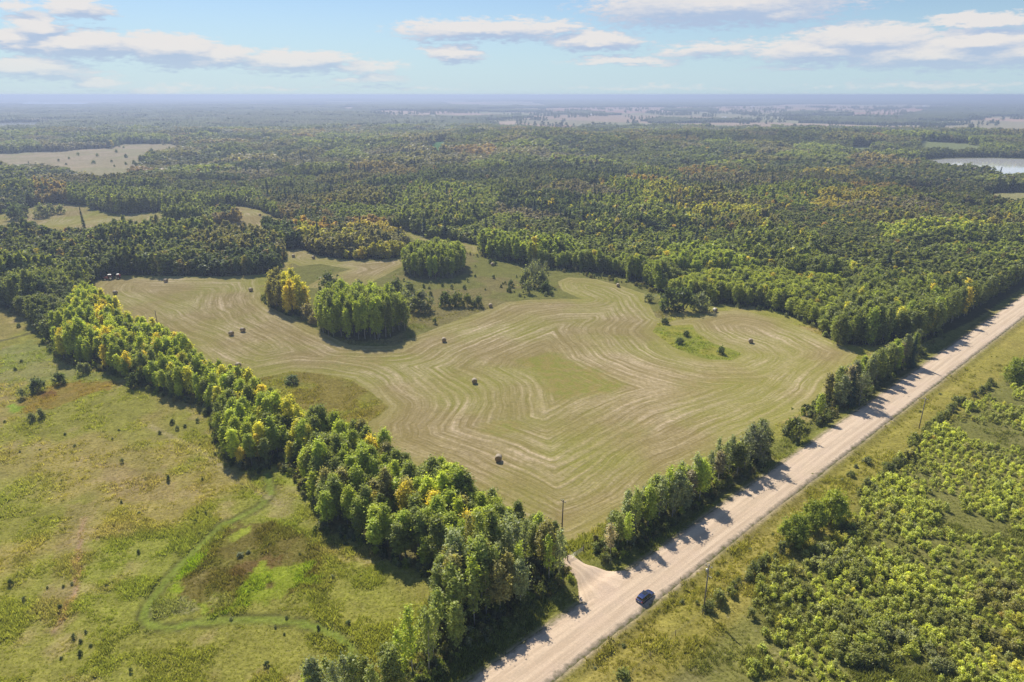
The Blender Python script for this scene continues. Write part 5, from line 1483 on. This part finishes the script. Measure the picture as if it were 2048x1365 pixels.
# tractor
tx0, ty0, tz0 = at(219, 560)
tra = obj('tractor', None, None, (tx0, ty0, tz0), radians(200)); tag(tra, 'red tractor with a pale cab at the top left of the field', 'tractor'); tra.scale = (1.15,) * 3
mb = MB(); mb.box((1.35, 0, 1.25), (1.9, .8, .75), top=.88); mb.box((.3, 0, .85), (3.2, .5, .5)); obj('bonnet', mb.me('bonnet', M_REDP), tra)
mb = MB(); mb.box((-.35, 0, 1.95), (1.4, 1.4, 1.1), top=.88); cab = obj('cab', mb.me('cab', M_GLASS), tra)
mb = MB(); mb.box((-.35, 0, 2.6), (1.6, 1.6, .2), top=.85); obj('cab_roof', mb.me('cab_roof', M_WHITEP), cab)
for sx_ in (-1, 1):
    for sy in (-1, 1):
        mb = MB(); mb.tube([(-.35 + sx_ * .69, sy * .69, 1.4), (-.35 + sx_ * .61, sy * .61, 2.5)], .05, 4); obj('cab_pillar', mb.me('cab_pillar', M_REDP), cab)
mb = MB(); mb.tube([(1.3, .3, 1.6), (1.3, .3, 2.4)], .06, 6); obj('exhaust', mb.me('exhaust', M_BLACKM), tra)
tb_ = wheel_mesh(.85, .55, M_RUB); tf_ = wheel_mesh(.55, .38, M_RUB); rb = rim_mesh(.5, .29, M_WHITEP); rf_ = rim_mesh(.32, .2, M_WHITEP)
for sy in (-1, 1):
    a = obj('wheel', tb_, tra, (-.75, sy * .95, .85)); obj('rim', rb, a); a = obj('wheel', tf_, tra, (1.75, sy * .85, .55)); obj('rim', rf_, a)
    mb = MB(); mb.box((-.75, sy * .9, 1.75), (1.4, .45, .12), top=.8); obj('fender', mb.me('fender', M_REDP), tra)
# round baler
bx0, by0, bz0 = at(238, 558)
bal = obj('round_baler', None, None, (bx0, by0, bz0), radians(196)); tag(bal, 'dark red round baler standing behind the tractor', 'baler'); bal.scale = (1.15,) * 3
n = 16; V = [(.95 * cos(2 * pi * k / n) * 1.05, yy, 1.35 + 1.0 * sin(2 * pi * k / n)) for yy in (-.75, .75) for k in range(n)]
mb = MB(); mb.add(V, [(k, (k + 1) % n, n + (k + 1) % n, n + k) for k in range(n)] + [tuple(range(n))[::-1], tuple(range(n, 2 * n))]); obj('bale_chamber', mb.me('bale_chamber', M_REDP, False), bal)
for sy in (-1, 1):
    mb = MB(); mb.box((.1, sy * .86, 1.45), (1.7, .18, 1.2), top=.75); obj('side_panel', mb.me('side_panel', M_BLACKM), bal)
    a = obj('wheel', tf_, bal, (-.1, sy * 1.15, .55)); obj('rim', rf_, a)
mb = MB(); mb.box((.2, 0, 2.42), (1.1, 1.5, .1), top=.9); obj('top_cover', mb.me('top_cover', M_WHITEP), bal)
mb = MB(); mb.tube([(1.0, 0, .8), (2.7, 0, .6)], .08, 6); obj('drawbar', mb.me('drawbar', M_BLACKM), bal)
mb = MB(); mb.box((.95, 0, .35), (.5, 1.7, .3)); obj('pickup', mb.me('pickup', M_BLACKM), bal)

# ------------------------------------------------------------------ far farm buildings
M_SHEDW = simple("white_siding", (.72, .72, .70), .6, var=.08, vs=.3); M_SHEDR = simple("pale_metal_roof", (.75, .77, .80), .35, .3, var=.05, vs=.3); M_DOORD = simple("dark_door", (.1, .1, .1), .6)


def shed(px, py, L, W, H, rz, lab):
    X, Y, Z = at(px, py); r = obj('farm_building', None, None, (X, Y, Z), rz); tag(r, lab, 'farm building')
    mb = MB(); mb.box((0, 0, H / 2 - .5), (L, W, H + 1)); mb.add([(-L / 2, -W / 2, H), (-L / 2, W / 2, H), (-L / 2, 0, H + W * .22), (L / 2, -W / 2, H), (L / 2, W / 2, H), (L / 2, 0, H + W * .22)], [(0, 2, 1), (3, 4, 5)]); obj('wall', mb.me('wall', M_SHEDW), r)
    mb = MB(); z0 = H - .15; z1 = H + W * .22 + .12
    for sy in (-1, 1): mb.add([(-L / 2 - .5, sy * (W / 2 + .6), z0), (L / 2 + .5, sy * (W / 2 + .6), z0), (L / 2 + .5, 0, z1), (-L / 2 - .5, 0, z1), (-L / 2 - .5, sy * (W / 2 + .6), z0 + .2), (L / 2 + .5, sy * (W / 2 + .6), z0 + .2), (L / 2 + .5, 0, z1 + .2), (-L / 2 - .5, 0, z1 + .2)], [(0, 1, 2, 3), (4, 5, 6, 7), (0, 1, 5, 4), (1, 2, 6, 5), (3, 0, 4, 7)])
    obj('roof', mb.me('roof', M_SHEDR), r)
    mb = MB(); mb.box((0, -W / 2 - .05, 2), (4, .1, 4)); obj('door', mb.me('door', M_DOORD), r)


shed(1979, 228, 30, 16, 7, .2, 'white farm shed among trees at the far right')
shed(1180, 231.5, 24, 14, 6, .3, 'small pale farm shed in the far fields right of centre')
shed(1449, 238, 26, 14, 6, -.2, 'pale farm building in front of a far tree strip')
shed(1505, 215, 30, 18, 7, .1, 'tiny white building near the horizon right of centre')
shed(533, 200, 36, 20, 8, .1, 'bright white building on the horizon at left')
for i, (px, w_) in enumerate(((1848, 24), (1868, 30), (1893, 26))): shed(px, 214 + i * .2, w_, 16, 7, .1 * i, ('leftmost', 'middle', 'rightmost')[i] + ' of three white far farm buildings at right')
shed(640, 208.6, 34, 14, 5, .05, 'long white building on the hazy left horizon')

# ------------------------------------------------------------------ air
m, t = mat("pale_air")
pv = t.n('ShaderNodeVolumePrincipled', ins={'Color': (.43, .53, .76, 1), 'Density': HAZE_DENSITY, 'Anisotropy': 0.25})
o_ = t.n('ShaderNodeOutputMaterial'); t.t.links.new(pv.outputs[0], o_.inputs['Volume'])
mb = MB(); zmax = 103.0; zmin = -45.0
mb.box((0, 22600, (zmax + zmin) / 2), (128000, 45800, zmax - zmin)); hzb = obj('haze', mb.me('haze', m)); tag(hzb, 'pale blue haze over the landscape', kind='stuff')
print('objects', len(bpy.data.objects), 'single trees', len(single), 'rest', len(rest))
